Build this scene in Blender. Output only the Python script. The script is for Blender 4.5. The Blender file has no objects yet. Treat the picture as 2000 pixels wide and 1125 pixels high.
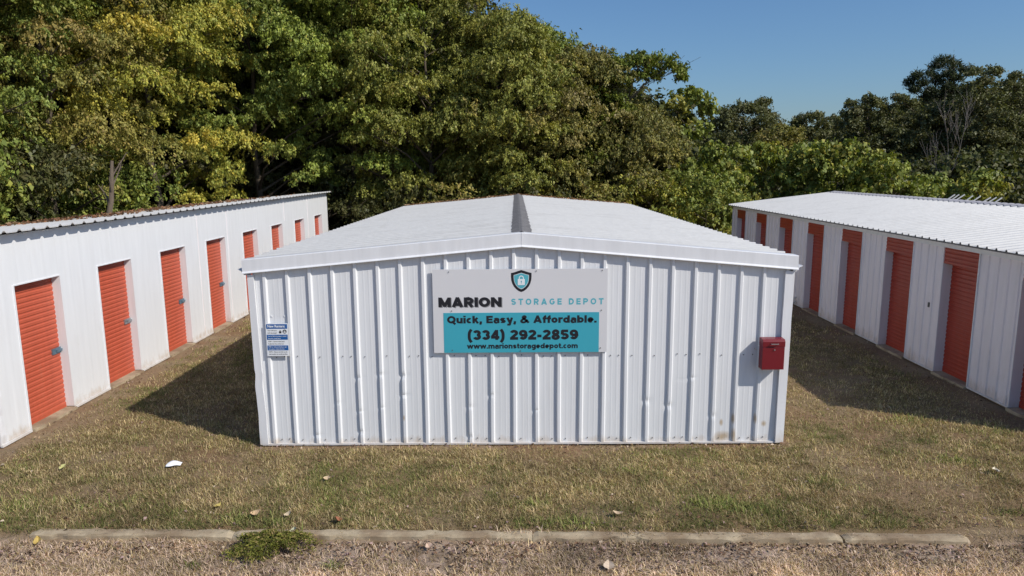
import bpy, math, random
import numpy as np
from mathutils import Matrix, Euler, Vector

R = math.radians
rng = np.random.default_rng(7)
random.seed(7)
scene = bpy.context.scene
COL = scene.collection

# ------------------------------------------------------------------ camera
F_PX, PITCH, YAW, ROLL, CAM_H = 1376.15, 0.1676, -0.0064, -0.0075, 3.7926
cam_d = bpy.data.cameras.new("camera")
cam = bpy.data.objects.new("camera", cam_d)
COL.objects.link(cam)
cam_d.sensor_width = 36.0
cam_d.lens = 36.0 * F_PX / 2000.0
cam_d.clip_start = 0.05
cam_d.clip_end = 2000.0
cam.matrix_world = (Matrix.Translation((0, 0, CAM_H)) @ Matrix.Rotation(-YAW, 4, 'Z')
                    @ Matrix.Rotation(math.pi / 2 - PITCH, 4, 'X') @ Matrix.Rotation(ROLL, 4, 'Z'))
scene.camera = cam

# ------------------------------------------------------------------ sun and sky
SUN = Vector((1.03, -0.62, 1.0)).normalized()
ELEV = math.asin(SUN.z)
AZ = math.atan2(SUN.x, SUN.y)
world = bpy.data.worlds.new("World")
scene.world = world
world.use_nodes = True
wn = world.node_tree
bg = wn.nodes["Background"]
sky = wn.nodes.new("ShaderNodeTexSky")
sky.sky_type = 'NISHITA'
sky.sun_disc = False
sky.sun_elevation = ELEV
sky.sun_rotation = AZ
sky.air_density = 1.2
sky.dust_density = 0.8
sky.ozone_density = 10.0
wn.links.new(sky.outputs[0], bg.inputs[0])
bg.inputs[1].default_value = 0.107
sun_d = bpy.data.lights.new("sun", 'SUN')
sun_d.energy = 4.3
sun_d.angle = R(0.5)
sun_d.color = (1.0, 0.94, 0.85)
sun_o = bpy.data.objects.new("sun", sun_d)
COL.objects.link(sun_o)
sun_o.rotation_euler = SUN.to_track_quat('Z', 'Y').to_euler()
sun_o.location = (20, -12, 30)
vs = scene.view_settings
vs.view_transform = 'Standard'
vs.look = 'None'
vs.exposure = 0.0
vs.gamma = 1.0
vs.use_curve_mapping = False

# ------------------------------------------------------------------ pixel helper (photo pixels -> place)
CAMR = cam.matrix_world.to_3x3()


def ray(px, py):
    return CAMR @ Vector(((px - 1000.0) / F_PX, -(py - 562.5) / F_PX, -1.0))


def at_y(px, py, y):
    d = ray(px, py)
    t = y / d.y
    return np.array((d.x * t, y, CAM_H + d.z * t))


# ------------------------------------------------------------------ mesh helpers
class MB:
    def __init__(s):
        s.v = []
        s.f = []

    def box(s, x0, x1, y0, y1, z0, z1):
        b = len(s.v)
        s.v += [(x0, y0, z0), (x1, y0, z0), (x1, y1, z0), (x0, y1, z0), (x0, y0, z1), (x1, y0, z1), (x1, y1, z1), (x0, y1, z1)]
        s.f += [tuple(b + i for i in q) for q in ((0, 3, 2, 1), (4, 5, 6, 7), (0, 1, 5, 4), (1, 2, 6, 5), (2, 3, 7, 6), (3, 0, 4, 7))]
        return s

    def prism(s, poly, a0, a1, axis):
        """extrude a closed 2-D outline along axis x, y or z"""
        b = len(s.v)
        n = len(poly)
        for a in (a0, a1):
            for p in poly:
                if axis == 'x':
                    s.v.append((a, p[0], p[1]))
                elif axis == 'y':
                    s.v.append((p[0], a, p[1]))
                else:
                    s.v.append((p[0], p[1], a))
        s.f.append(tuple(b + i for i in range(n)))
        s.f.append(tuple(b + n + i for i in reversed(range(n))))
        for i in range(n):
            j = (i + 1) % n
            s.f.append((b + i, b + n + i, b + n + j, b + j))
        return s

    def grid(s, P):
        """P[i][j] points -> quads"""
        b = len(s.v)
        n, m = len(P), len(P[0])
        for row in P:
            s.v += [tuple(p) for p in row]
        for i in range(n - 1):
            for j in range(m - 1):
                s.f.append((b + i * m + j, b + i * m + j + 1, b + (i + 1) * m + j + 1, b + (i + 1) * m + j))
        return s

    def tube(s, pts, rad, seg=8, cap=True):
        b = len(s.v)
        pts = [Vector(p) for p in pts]
        for i, p in enumerate(pts):
            d = (pts[min(i + 1, len(pts) - 1)] - pts[max(i - 1, 0)]).normalized()
            u = d.cross(Vector((0.13, 0.31, 0.94)))
            if u.length < 1e-3:
                u = d.cross(Vector((1, 0, 0)))
            u.normalize()
            w = d.cross(u)
            r = rad[i] if hasattr(rad, '__len__') else rad
            for k in range(seg):
                a = 2 * math.pi * k / seg
                s.v.append(tuple(p + (u * math.cos(a) + w * math.sin(a)) * r))
        for i in range(len(pts) - 1):
            for k in range(seg):
                k2 = (k + 1) % seg
                s.f.append((b + i * seg + k, b + i * seg + k2, b + (i + 1) * seg + k2, b + (i + 1) * seg + k))
        if cap:
            s.f.append(tuple(b + k for k in reversed(range(seg))))
            e = b + (len(pts) - 1) * seg
            s.f.append(tuple(e + k for k in range(seg)))
        return s

    def build(s, name, mat, parent=None, origin=(0, 0, 0), smooth=False, bevel=0.0):
        me = bpy.data.meshes.new(name)
        o3 = Vector(origin)
        me.from_pydata([tuple(Vector(p) - o3) for p in s.v], [], s.f)
        me.materials.append(mat)
        if smooth:
            me.polygons.foreach_set("use_smooth", [True] * len(me.polygons))
        me.update()
        o = bpy.data.objects.new(name, me)
        COL.objects.link(o)
        if parent is not None:
            o.parent = parent
        else:
            o.location = o3
        if bevel:
            m = o.modifiers.new("bevel", 'BEVEL')
            m.width = bevel
            m.segments = 2
            m.limit_method = 'ANGLE'
        return o


def np_mesh(name, V, nper, mat, col=None, parent=None, faces=None):
    """V (n*nper,3) loose polygons of nper corners, optional colour per polygon"""
    V = np.asarray(V, np.float32).reshape(-1, 3)
    if faces is None:
        nf = len(V) // nper
        idx = np.arange(nf * nper, dtype=np.int32)
    else:
        nf = len(faces)
        idx = np.asarray(faces, np.int32).ravel()
    me = bpy.data.meshes.new(name)
    me.vertices.add(len(V))
    me.vertices.foreach_set("co", V.ravel())
    me.loops.add(len(idx))
    me.loops.foreach_set("vertex_index", idx)
    me.polygons.add(nf)
    me.polygons.foreach_set("loop_start", np.arange(nf, dtype=np.int32) * nper)
    me.polygons.foreach_set("loop_total", np.full(nf, nper, np.int32))
    if col is not None:
        a = me.attributes.new("tint", 'FLOAT_COLOR', 'FACE')
        c4 = np.ones((nf, 4), np.float32)
        c4[:, :3] = col
        a.data.foreach_set("color", c4.ravel())
    me.materials.append(mat)
    me.update(calc_edges=True)
    o = bpy.data.objects.new(name, me)
    COL.objects.link(o)
    if parent is not None:
        o.parent = parent
    return o


def tag(o, label=None, cat=None, group=None, kind=None):
    if label: o['label'] = label
    if cat: o['category'] = cat
    if group: o['group'] = group
    if kind: o['kind'] = kind
    return o


def thing(name, label, cat, loc=(0, 0, 0), group=None):
    o = bpy.data.objects.new(name, None)
    COL.objects.link(o)
    o.empty_display_size = 0.3
    o.location = loc
    return tag(o, label, cat, group)


def copy_to(o, parent, loc):
    c = o.copy()
    COL.objects.link(c)
    c.parent = parent
    c.location = loc
    for ch in o.children:
        copy_to(ch, c, ch.location)
    return c


# ------------------------------------------------------------------ materials
def new_mat(name):
    m = bpy.data.materials.new(name)
    m.use_nodes = True
    nt = m.node_tree
    return m, nt, nt.nodes["Principled BSDF"]


def ramp(nt, fac, p0, p1, c0=(0, 0, 0, 1), c1=(1, 1, 1, 1)):
    n = nt.nodes.new("ShaderNodeValToRGB")
    n.color_ramp.elements[0].position = p0
    n.color_ramp.elements[1].position = p1
    n.color_ramp.elements[0].color = c0
    n.color_ramp.elements[1].color = c1
    nt.links.new(fac, n.inputs[0])
    return n.outputs[0]


def noise(nt, scale, stretch=(1, 1, 1), detail=4.0, rough=0.55, off=(0, 0, 0)):
    g = nt.nodes.new("ShaderNodeNewGeometry")
    mp = nt.nodes.new("ShaderNodeMapping")
    mp.inputs["Scale"].default_value = stretch
    mp.inputs["Location"].default_value = off
    nt.links.new(g.outputs["Position"], mp.inputs["Vector"])
    n = nt.nodes.new("ShaderNodeTexNoise")
    n.inputs["Scale"].default_value = scale
    n.inputs["Detail"].default_value = detail
    n.inputs["Roughness"].default_value = rough
    nt.links.new(mp.outputs[0], n.inputs["Vector"])
    return n.outputs[0]


def mixc(nt, fac, a, b, mode='MIX'):
    n = nt.nodes.new("ShaderNodeMix")
    n.data_type = 'RGBA'
    n.blend_type = mode
    for sock, val in ((n.inputs[0], fac), (n.inputs[6], a), (n.inputs[7], b)):
        if isinstance(val, (int, float)):
            sock.default_value = val
        elif isinstance(val, tuple):
            sock.default_value = val if len(val) == 4 else (*val, 1)
        else:
            nt.links.new(val, sock)
    return n.outputs[2]


def math_n(nt, op, a, b=0.0):
    n = nt.nodes.new("ShaderNodeMath")
    n.operation = op
    for s, v in ((n.inputs[0], a), (n.inputs[1], b)):
        if isinstance(v, (int, float)):
            s.default_value = v
        else:
            nt.links.new(v, s)
    return n.outputs[0]


def pos_z(nt):
    g = nt.nodes.new("ShaderNodeNewGeometry")
    x = nt.nodes.new("ShaderNodeSeparateXYZ")
    nt.links.new(g.outputs["Position"], x.inputs[0])
    return x.outputs[2]


def bump(nt, b, h, strength, dist):
    n = nt.nodes.new("ShaderNodeBump")
    n.inputs["Strength"].default_value = strength
    n.inputs["Distance"].default_value = dist
    nt.links.new(h, n.inputs["Height"])
    nt.links.new(n.outputs[0], b.inputs["Normal"])


def paint(name, c, rough=0.45, dirt=(0.42, 0.34, 0.24), dirt_amt=0.25, rust=0.0, streak=0.06, spec=0.4, oil=0.25, rust_top=0.5, spots=False, rows=False, fade=0.0):
    m, nt, b = new_mat(name)
    s = noise(nt, 3.0, (3.5, 3.5, 0.35))
    base = mixc(nt, ramp(nt, s, 0.3, 0.75), tuple(x * (1 - streak) for x in c), tuple(min(1, x * (1 + streak)) for x in c))
    d = noise(nt, 2.2, (2.0, 2.0, 0.6), 8.0, 0.65, (3, 7, 1))
    base = mixc(nt, math_n(nt, 'MULTIPLY', ramp(nt, d, 0.58, 0.85), dirt_amt), base, dirt)
    if rust:
        # splash and rust marks on the lowest part of the sheets, in ragged patches
        zz = math_n(nt, 'SUBTRACT', 1.0, math_n(nt, 'DIVIDE', pos_z(nt), rust_top))
        r = noise(nt, 5.5, (1.3, 1.3, 0.5), 7.0, 0.7, (1, 2, 9))
        k = ramp(nt, math_n(nt, 'ADD', math_n(nt, 'MULTIPLY', zz, 0.42), math_n(nt, 'MULTIPLY', r, 0.75)), 0.56, 0.84)
        base = mixc(nt, math_n(nt, 'MULTIPLY', k, rust), base, (0.36, 0.23, 0.09))
    if fade:
        oi = nt.nodes.new("ShaderNodeObjectInfo")
        nf = noise(nt, 1.3, (1, 1, 1.6), 3.0, 0.5, (5, 5, 5))
        fk = math_n(nt, 'MULTIPLY', math_n(nt, 'ADD', math_n(nt, 'MULTIPLY', oi.outputs["Random"], 0.6), nf), fade)
        base = mixc(nt, fk, base, (0.62, 0.22, 0.13))
    if rows:
        # grey runs down the slope from old screw rows and lap joints
        st = noise(nt, 7.0, (0.12, 2.4, 1), 5.0, 0.6, (2, 2, 2))
        base = mixc(nt, math_n(nt, 'MULTIPLY', ramp(nt, st, 0.52, 0.75), 0.35), base, (0.36, 0.35, 0.33))
    if spots:
        # a few rust runs round old fixings
        g = nt.nodes.new("ShaderNodeNewGeometry")
        tot = None
        for (x, z, w, h) in ((2.83, 0.30, 0.035, 0.07), (2.985, 0.36, 0.03, 0.10), (3.29, 0.36, 0.03, 0.10), (3.42, 0.28, 0.05, 0.06), (2.86, 0.10, 0.16, 0.10), (-1.57, 0.40, 0.02, 0.06), (3.0, 0.12, 0.04, 0.14)):
            mp = nt.nodes.new("ShaderNodeVectorMath")
            mp.operation = 'MULTIPLY_ADD'
            nt.links.new(g.outputs["Position"], mp.inputs[0])
            mp.inputs[1].default_value = (1 / w, 0, 1 / h)
            mp.inputs[2].default_value = (-x / w, 0, -z / h)
            ln = nt.nodes.new("ShaderNodeVectorMath")
            ln.operation = 'LENGTH'
            nt.links.new(mp.outputs[0], ln.inputs[0])
            e = math_n(nt, 'MAXIMUM', math_n(nt, 'SUBTRACT', 1.0, ln.outputs["Value"]), 0.0)
            tot = e if tot is None else math_n(nt, 'MAXIMUM', tot, e)
        rn = noise(nt, 26.0, (1, 1, 0.4), 6.0, 0.7)
        k = ramp(nt, math_n(nt, 'MULTIPLY', tot, math_n(nt, 'ADD', rn, 0.35)), 0.08, 0.65)
        base = mixc(nt, math_n(nt, 'MULTIPLY', k, 0.7), base, (0.38, 0.25, 0.10))
    nt.links.new(base, b.inputs["Base Color"])
    b.inputs["Roughness"].default_value = rough
    b.inputs["Specular IOR Level"].default_value = spec
    if oil:
        h = noise(nt, 1.6, (2.2, 2.2, 0.7), 2.0)
        bump(nt, b, h, oil, 0.02)
    return m


def plain(name, c, rough=0.5, metal=0.0, var=0.08, scale=12.0):
    m, nt, b = new_mat(name)
    n = noise(nt, scale)
    nt.links.new(mixc(nt, n, tuple(x * (1 - var) for x in c), tuple(min(1, x * (1 + var)) for x in c)), b.inputs["Base Color"])
    b.inputs["Roughness"].default_value = rough
    b.inputs["Metallic"].default_value = metal
    return m


WHITE = paint("painted_white_steel", (0.725, 0.735, 0.75), 0.42, rust=0.55, dirt_amt=0.14, rust_top=0.2, oil=0.06, spots=True, streak=0.04)
WHITE_SIDE = paint("white_side_steel", (0.735, 0.745, 0.755), 0.4, rust=0.6, dirt_amt=0.12, oil=0.1, streak=0.035, rust_top=0.28)
WHITE_GREY = paint("aged_white_steel", (0.84, 0.775, 0.78), 0.5, rust=0.5, dirt_amt=0.3, rust_top=0.45)
TRIM = paint("white_trim_steel", (0.73, 0.735, 0.75), 0.4, rust=0.35, dirt_amt=0.15, rust_top=0.3)
ROOF = paint("white_roof_steel", (0.60, 0.592, 0.575), 0.4, dirt=(0.36, 0.33, 0.28), dirt_amt=0.3, streak=0.05, oil=0.15, rows=True)
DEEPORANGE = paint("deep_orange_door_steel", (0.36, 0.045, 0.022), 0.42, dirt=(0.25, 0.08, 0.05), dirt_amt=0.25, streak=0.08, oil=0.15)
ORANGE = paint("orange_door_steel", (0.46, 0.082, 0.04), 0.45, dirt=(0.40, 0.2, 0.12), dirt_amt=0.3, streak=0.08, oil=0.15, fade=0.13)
RED = plain("red_mailbox_paint", (0.165, 0.007, 0.014), 0.35)
STEEL = plain("galvanised_steel", (0.42, 0.44, 0.46), 0.35, 0.8, 0.2, 40)
BLUESTEEL = plain("blue_grey_latch_steel", (0.16, 0.24, 0.30), 0.4, 0.5, 0.2, 40)
DARKSCREW = plain("screw_rubber", (0.09, 0.085, 0.08), 0.6)
CAPM = paint("weathered_galvanised_ridge", (0.155, 0.15, 0.15), 0.6, dirt=(0.06, 0.055, 0.055), dirt_amt=0.8, streak=0.25, oil=0.3)
CAPL = plain("pale_grey_ridge", (0.36, 0.35, 0.37), 0.5, 0.0, 0.2, 6)
SIGNW = plain("sign_white_sheet", (0.66, 0.655, 0.67), 0.35, 0, 0.02, 2)
TEAL = plain("sign_teal_ink", (0.045, 0.37, 0.47), 0.35, 0, 0.03, 2)
TEALT = plain("sign_pale_teal_ink", (0.09, 0.42, 0.50), 0.4, 0, 0.03, 2)
BLACK = plain("sign_black_ink", (0.011, 0.012, 0.018), 0.4)
GREYINK = plain("sign_grey_ink", (0.28, 0.28, 0.29), 0.4)
BLUE = plain("sign_blue_ink", (0.006, 0.10, 0.33), 0.4)
WINK = plain("sign_white_ink", (0.78, 0.80, 0.82), 0.4)
FOAM = plain("white_litter_foam", (0.85, 0.86, 0.88), 0.5)
RUSTPIPE = plain("pale_pipe_paint", (0.50, 0.49, 0.46), 0.5, 0, 0.15)


def concrete_mat(name, c):
    m, nt, b = new_mat(name)
    n1 = noise(nt, 9.0, detail=8.0, rough=0.7)
    n2 = noise(nt, 2.2, off=(4, 4, 4))
    base = mixc(nt, n1, tuple(x * 0.42 for x in c), tuple(x * 1.3 for x in c))
    base = mixc(nt, math_n(nt, 'MULTIPLY', ramp(nt, n2, 0.42, 0.6), 0.7), base, (0.20, 0.13, 0.075))
    nt.links.new(base, b.inputs["Base Color"])
    b.inputs["Roughness"].default_value = 0.9
    bump(nt, b, n1, 0.5, 0.012)
    return m


CONC = concrete_mat("weathered_concrete", (0.48, 0.39, 0.26))


def attr_mat(name, transl=0.3, rough=0.55, spec=0.3, tipvar=True):
    m, nt, b = new_mat(name)
    a = nt.nodes.new("ShaderNodeAttribute")
    a.attribute_name = "tint"
    nt.links.new(a.outputs["Color"], b.inputs["Base Color"])
    b.inputs["Roughness"].default_value = rough
    b.inputs["Specular IOR Level"].default_value = spec
    if transl:
        t = nt.nodes.new("ShaderNodeBsdfTranslucent")
        tc = mixc(nt, 1.0, a.outputs["Color"], (1.25, 1.3, 0.6), 'MULTIPLY')
        nt.links.new(tc, t.inputs["Color"])
        mx = nt.nodes.new("ShaderNodeMixShader")
        mx.inputs[0].default_value = transl
        nt.links.new(b.outputs[0], mx.inputs[1])
        nt.links.new(t.outputs[0], mx.inputs[2])
        nt.links.new(mx.outputs[0], nt.nodes["Material Output"].inputs[0])
    return m


LEAF = attr_mat("tree_leaf", 0.2, 0.5, 0.25)
BLADE = attr_mat("grass_blade", 0.2, 0.7, 0.15)
DRY = attr_mat("dry_leaf", 0.1, 0.8, 0.1)


def bark_mat(name, c):
    m, nt, b = new_mat(name)
    n = noise(nt, 8.0, (2.5, 2.5, 0.5), 8.0, 0.7)
    nt.links.new(mixc(nt, n, tuple(x * 0.45 for x in c), tuple(x * 1.5 for x in c)), b.inputs["Base Color"])
    b.inputs["Roughness"].default_value = 0.9
    bump(nt, b, n, 0.8, 0.03)
    return m


BARK = bark_mat("tree_bark", (0.10, 0.078, 0.055))
BARKG = bark_mat("dead_bark", (0.13, 0.098, 0.07))
GREYBARK = bark_mat("grey_bark", (0.22, 0.19, 0.165))
PALEBARK = bark_mat("pale_bark", (0.42, 0.37, 0.32))

# ------------------------------------------------------------------ noise fields shared by the ground and the grass
_tab = rng.random((8, 64, 64))


def vnoise(x, y, s, k):
    x = np.asarray(x) / s + 17.3 * k
    y = np.asarray(y) / s + 5.1 * k
    xi = np.floor(x).astype(int)
    yi = np.floor(y).astype(int)
    fx = x - xi
    fy = y - yi
    fx = fx * fx * (3 - 2 * fx)
    fy = fy * fy * (3 - 2 * fy)
    T = _tab[k % 8]
    g = lambda a, b: T[a % 64, b % 64]
    return (g(xi, yi) * (1 - fx) + g(xi + 1, yi) * fx) * (1 - fy) + (g(xi, yi + 1) * (1 - fx) + g(xi + 1, yi + 1) * fx) * fy


def fbm(x, y, s, k):
    return (vnoise(x, y, s, k) + 0.5 * vnoise(x, y, s / 2.1, k + 1) + 0.25 * vnoise(x, y, s / 4.3, k + 2)) / 1.75


XL, XR, YF = -7.22, 7.738, 9.35           # shed fronts and the gable wall
CURB_Y = lambda x: 6.885 - 0.018 * (x + 0.0)   # centre line of the kerb
CX0, CX1 = -3.57, 3.69


def ground_z(x, y):
    x = np.asarray(x, float)
    y = np.asarray(y, float)
    z = 0.035 * (fbm(x, y, 1.3, 0) - 0.5) + 0.02 * (vnoise(x, y, 0.25, 3) - 0.5)
    low = np.clip((CURB_Y(x) - y) / 0.05, 0, 1) * ((x > -5.6) & (x < 5.2))
    z = z - 0.055 * low
    # flatten against the building lines
    return z - 0.012


def cover(x, y):
    """how much turf grows: 0 bare earth, 1 dense"""
    c = 0.35 + 1.1 * (fbm(x, y, 0.9, 1) - 0.25)
    d = np.minimum(np.abs(x - XL), np.abs(x - XR))
    c = c * np.clip((d - 0.22 + 0.3 * (vnoise(x, y, 0.4, 2) - 0.5)) / 0.7, 0.03, 1)
    inx = (x > CX0 - 0.1) & (x < CX1 + 0.1)
    dw = np.where(inx, np.abs(y - YF), 9)
    c = c * np.clip((dw - 0.10 + 0.12 * (vnoise(x, y, 0.3, 7) - 0.5)) / 0.16, 0.03, 1)
    # worn tyre path on the right hand side
    px_ = 4.95 + 0.06 * (y - 7)
    wear = np.exp(-((x - px_) / 0.75) ** 2) * np.clip((13.5 - y) / 3, 0, 1) * np.clip((y - 6.9) / 0.6, 0, 1)
    c = c * (1 - np.clip(wear * (0.15 + 1.0 * vnoise(x, y, 0.42, 4)), 0, 0.62))
    c = c * np.clip(0.30 + 3.2 * (fbm(x, y, 0.55, 6) - 0.24), 0.26, 1.15)
    bare = np.clip((x - 4.2) / 0.6, 0, 1) * np.clip((7.7 - y) / 0.5, 0, 1) + np.clip((-4.6 - x) / 0.5, 0, 1) * np.clip((7.1 - y) / 0.4, 0, 1)
    c = c * (1 - 0.75 * np.clip(bare, 0, 1))
    return np.clip(c, 0, 1)


def clear(x, y):
    """true where no building stands"""
    ok = ~((x > CX0 - 0.02) & (x < CX1 + 0.02) & (y > YF - 0.03) & (y < 23.6))
    ok &= ~((x < XL + 0.03) & (x > -11.4) & (y > 9.2) & (y < 27.2))
    ok &= ~((x > XR - 0.03) & (x < 15.0) & (y > 9.3) & (y < 25.3))
    return ok


# ------------------------------------------------------------------ ground
gx = np.unique(np.concatenate([np.linspace(-250, -14, 20), np.arange(-14, 14.01, 0.14), np.linspace(14, 250, 20)]))
gy = np.unique(np.concatenate([np.linspace(-120, 4, 10), np.arange(4, 14, 0.1), np.arange(14, 30, 0.4), np.linspace(30, 400, 24)]))
GX, GY = np.meshgrid(gx, gy)
GZ = ground_z(GX, GY)
fd = np.clip((np.maximum(np.abs(GX) - 13, np.maximum(4.5 - GY, GY - 28))) / 2, 0, 1)
GZ = GZ * (1 - fd) - 0.03 * fd
m, nt, b = new_mat("earth_and_thatch")
att = nt.nodes.new("ShaderNodeAttribute")
att.attribute_name = "cover"
n1 = noise(nt, 14.0, detail=8.0, rough=0.75)
n2 = noise(nt, 1.1, off=(9, 3, 0))
earth = mixc(nt, n1, (0.12, 0.067, 0.038), (0.35, 0.225, 0.135))
earth = mixc(nt, math_n(nt, 'MULTIPLY', ramp(nt, n2, 0.36, 0.6), 0.75), earth, mixc(nt, n1, (0.15, 0.105, 0.06), (0.40, 0.31, 0.20)))
that = mixc(nt, n1, (0.075, 0.05, 0.024), (0.27, 0.195, 0.095))
base = mixc(nt, att.outputs["Fac"], earth, that)
av = nt.nodes.new("ShaderNodeAttribute")
av.attribute_name = "verge"
n3 = noise(nt, 3.0, off=(2, 8, 1))
dust = mixc(nt, n1, (0.22, 0.15, 0.105), (0.56, 0.44, 0.34))
dust = mixc(nt, ramp(nt, n3, 0.5, 0.66), dust, (0.17, 0.12, 0.075))
base = mixc(nt, av.outputs["Fac"], base, dust)
nt.links.new(base, b.inputs["Base Color"])
b.inputs["Roughness"].default_value = 0.95
b.inputs["Specular IOR Level"].default_value = 0.1
bump(nt, b, n1, 0.7, 0.03)
ny, nx = GX.shape
V = np.stack([GX, GY, GZ], -1).reshape(-1, 3)
ii = np.arange(ny * nx).reshape(ny, nx)
Fq = np.stack([ii[:-1, :-1], ii[:-1, 1:], ii[1:, 1:], ii[1:, :-1]], -1).reshape(-1, 4)
ground = np_mesh("ground", V, 4, m, faces=Fq)
cv = cover(GX, GY)
ca = ground.data.attributes.new("cover", 'FLOAT', 'POINT')
ca.data.foreach_set("value", cv.ravel().astype(np.float32))
cb = ground.data.attributes.new("verge", 'FLOAT', 'POINT')
cb.data.foreach_set("value", np.clip((CURB_Y(GX) - 0.02 - GY) / 0.1, 0, 1).ravel().astype(np.float32))
ground.data.polygons.foreach_set("use_smooth", [True] * len(ground.data.polygons))
tag(ground, kind="structure")


# ------------------------------------------------------------------ metal sheets
def rib_profile(u0, u1, first, pitch, top, side, h, minor=0.0):
    """list of (u, offset) across a ribbed steel sheet"""
    pts = [(u0, 0.0)]
    k = math.ceil((u0 - first) / pitch) - 1
    while first + k * pitch < u1 + pitch:
        c = first + k * pitch
        raw = [(c - top / 2 - side, 0), (c - top / 2, h), (c + top / 2, h), (c + top / 2 + side, 0)]
        if minor:
            for q in (0.36, 0.60):
                mcen = c + pitch * q
                raw += [(mcen - 0.014, 0), (mcen - 0.006, minor), (mcen + 0.006, minor), (mcen + 0.014, 0)]
        pts += [p for p in raw if u0 + 1e-4 < p[0] < u1 - 1e-4]
        k += 1
    pts.append((u1, 0.0))
    return pts


# ---- central building
bx0, bx1, by0, by1 = CX0 + 0.02, CX1 - 0.02, YF, 23.45
RID, ZR_, ZE = 0.075, 2.925, 2.59
slope = (ZR_ - ZE) / 3.72
root = thing("storage_building", "low white gabled metal building with big business sign on its ribbed end wall", "building", (RID, YF, 0))
C0 = (RID, YF, 0)
roof_z = lambda x: ZR_ - slope * abs(x - RID)
prof = rib_profile(bx0, bx1, -3.3886, 0.3048, 0.034, 0.017, 0.031, 0.0010)
zn = 110
dents = []
for (dx, dz, amp, sg) in [(-2.17, 0.98, 0.018, 0.06), (-1.86, 1.02, 0.02, 0.07), (-1.56, 1.0, 0.03, 0.09), (-1.54, 0.72, 0.028, 0.06), (-2.17, 0.5, 0.016, 0.05), (-0.64, 0.55, 0.018, 0.07),
                          (-0.34, 0.72, 0.018, 0.06), (1.79, 0.62, 0.03, 0.10), (2.09, 0.55, 0.03, 0.10), (2.4, 0.95, 0.02, 0.06), (2.25, 0.92, 0.018, 0.05), (-2.17, 0.2, 0.02, 0.07), (-0.66, 0.12, 0.022, 0.08),
                          (-2.78, 0.15, 0.02, 0.06), (-1.86, 0.55, 0.014, 0.05), (2.7, 0.4, 0.02, 0.08), (0.27, 0.5, 0.015, 0.05), (-2.47, 0.62, 0.012, 0.04)]:
    dents.append((dx, dz, amp, sg, random.choice((-1, 1))))
P = []
for (u, off) in prof:
    colm = []
    ztop = roof_z(u) - 0.03
    for k in range(zn + 1):
        z = 0.035 + (ztop - 0.035) * k / zn
        y, x = YF - off, u
        for (dx, dz, amp, sg, sn) in dents:
            g = math.exp(-((z - dz) / (sg * 0.42)) ** 2 - ((u - dx) / 0.06) ** 2)
            y += amp * 0.55 * g * (1 if off > 0.01 else 0.25)
            x += sn * amp * 0.22 * g
        x += 0.004 * math.sin(z * 2.3 + u * 5.1) * math.exp(-z / 1.2)
        colm.append((x, y, z))
    P.append(colm)
front = MB().grid(P)
o = front.build("front_wall", WHITE, root, C0)
# side walls and back wall
for nm, xw, sg in (("side_wall", bx0 - 0.0, -1), ("side_wall", bx1 + 0.0, 1)):
    pr = rib_profile(by0 + 0.002, by1, by0 + 0.15, 0.3048, 0.04, 0.024, 0.03)
    mb = MB().grid([[(xw + sg * off, u, 0.035), (xw + sg * off, u, roof_z(xw) - 0.035)] for (u, off) in pr])
    mb.build(nm, WHITE, root, C0)
pr = rib_profile(bx0, bx1, -3.3886, 0.3048, 0.04, 0.024, 0.03)
MB().grid([[(u, by1 + off, 0.035), (u, by1 + off, roof_z(u) - 0.035)] for (u, off) in pr]).build("back_wall", WHITE, root, C0)
MB().box(bx0 + 0.06, bx1 - 0.06, by0 + 0.05, by1 - 0.05, -0.2, 0.03).build("foundation", CONC, root, C0)
# base channel
mb = MB()
mb.box(bx0 - 0.006, bx1 + 0.006, YF - 0.037, YF + 0.02, 0.008, 0.034)
mb.build("base_trim", TRIM, root, C0)
# roof sheets
ex0, ex1 = -3.66, 3.745
ry0, ry1 = by0 - 0.03, by1 + 0.12
for nm, xe in (("roof_slope", ex0), ("roof_slope", ex1)):
    pr = rib_profile(ry0, ry1, ry0 + 0.17, 0.3048, 0.03, 0.014, 0.036, 0.006)
    rows = []
    for (u, off) in pr:
        row = []
        for k in range(9):
            x = RID + (xe - RID) * k / 8
            row.append((x, u, roof_z(x) + off + (0.004 * math.sin(u * 1.7 + x * 2.1) if 0 < k < 8 else 0)))
        rows.append(row)
    mb = MB().grid(rows)
    mb.grid([[(p[0], p[1], p[2] - 0.012 - 0.0) for p in (r[0], r[-1])] for r in rows])
    mb.build(nm, ROOF, root, C0)
# ridge cap, in weathered lengths, formed over the ribs
pr = rib_profile(ry0 + 0.05, ry1, ry0 + 0.17, 0.1524, 0.03, 0.03, 0.022)
rows = []
for i, (u, off) in enumerate(pr):
    w = 0.135 + 0.006 * math.sin(u * 9) + (0.008 if off > 0.01 else 0)
    rows.append([(RID - w, u, roof_z(RID - w) + 0.012 + off), (RID - 0.03, u, roof_z(RID - 0.03) + 0.035 + off), (RID, u, ZR_ + 0.046 + off * 0.5),
                 (RID + 0.03, u, roof_z(RID + 0.03) + 0.035 + off), (RID + w, u, roof_z(RID + w) + 0.012 + off)])
MB().grid(rows).build("ridge_cap", CAPM, root, C0)
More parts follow.
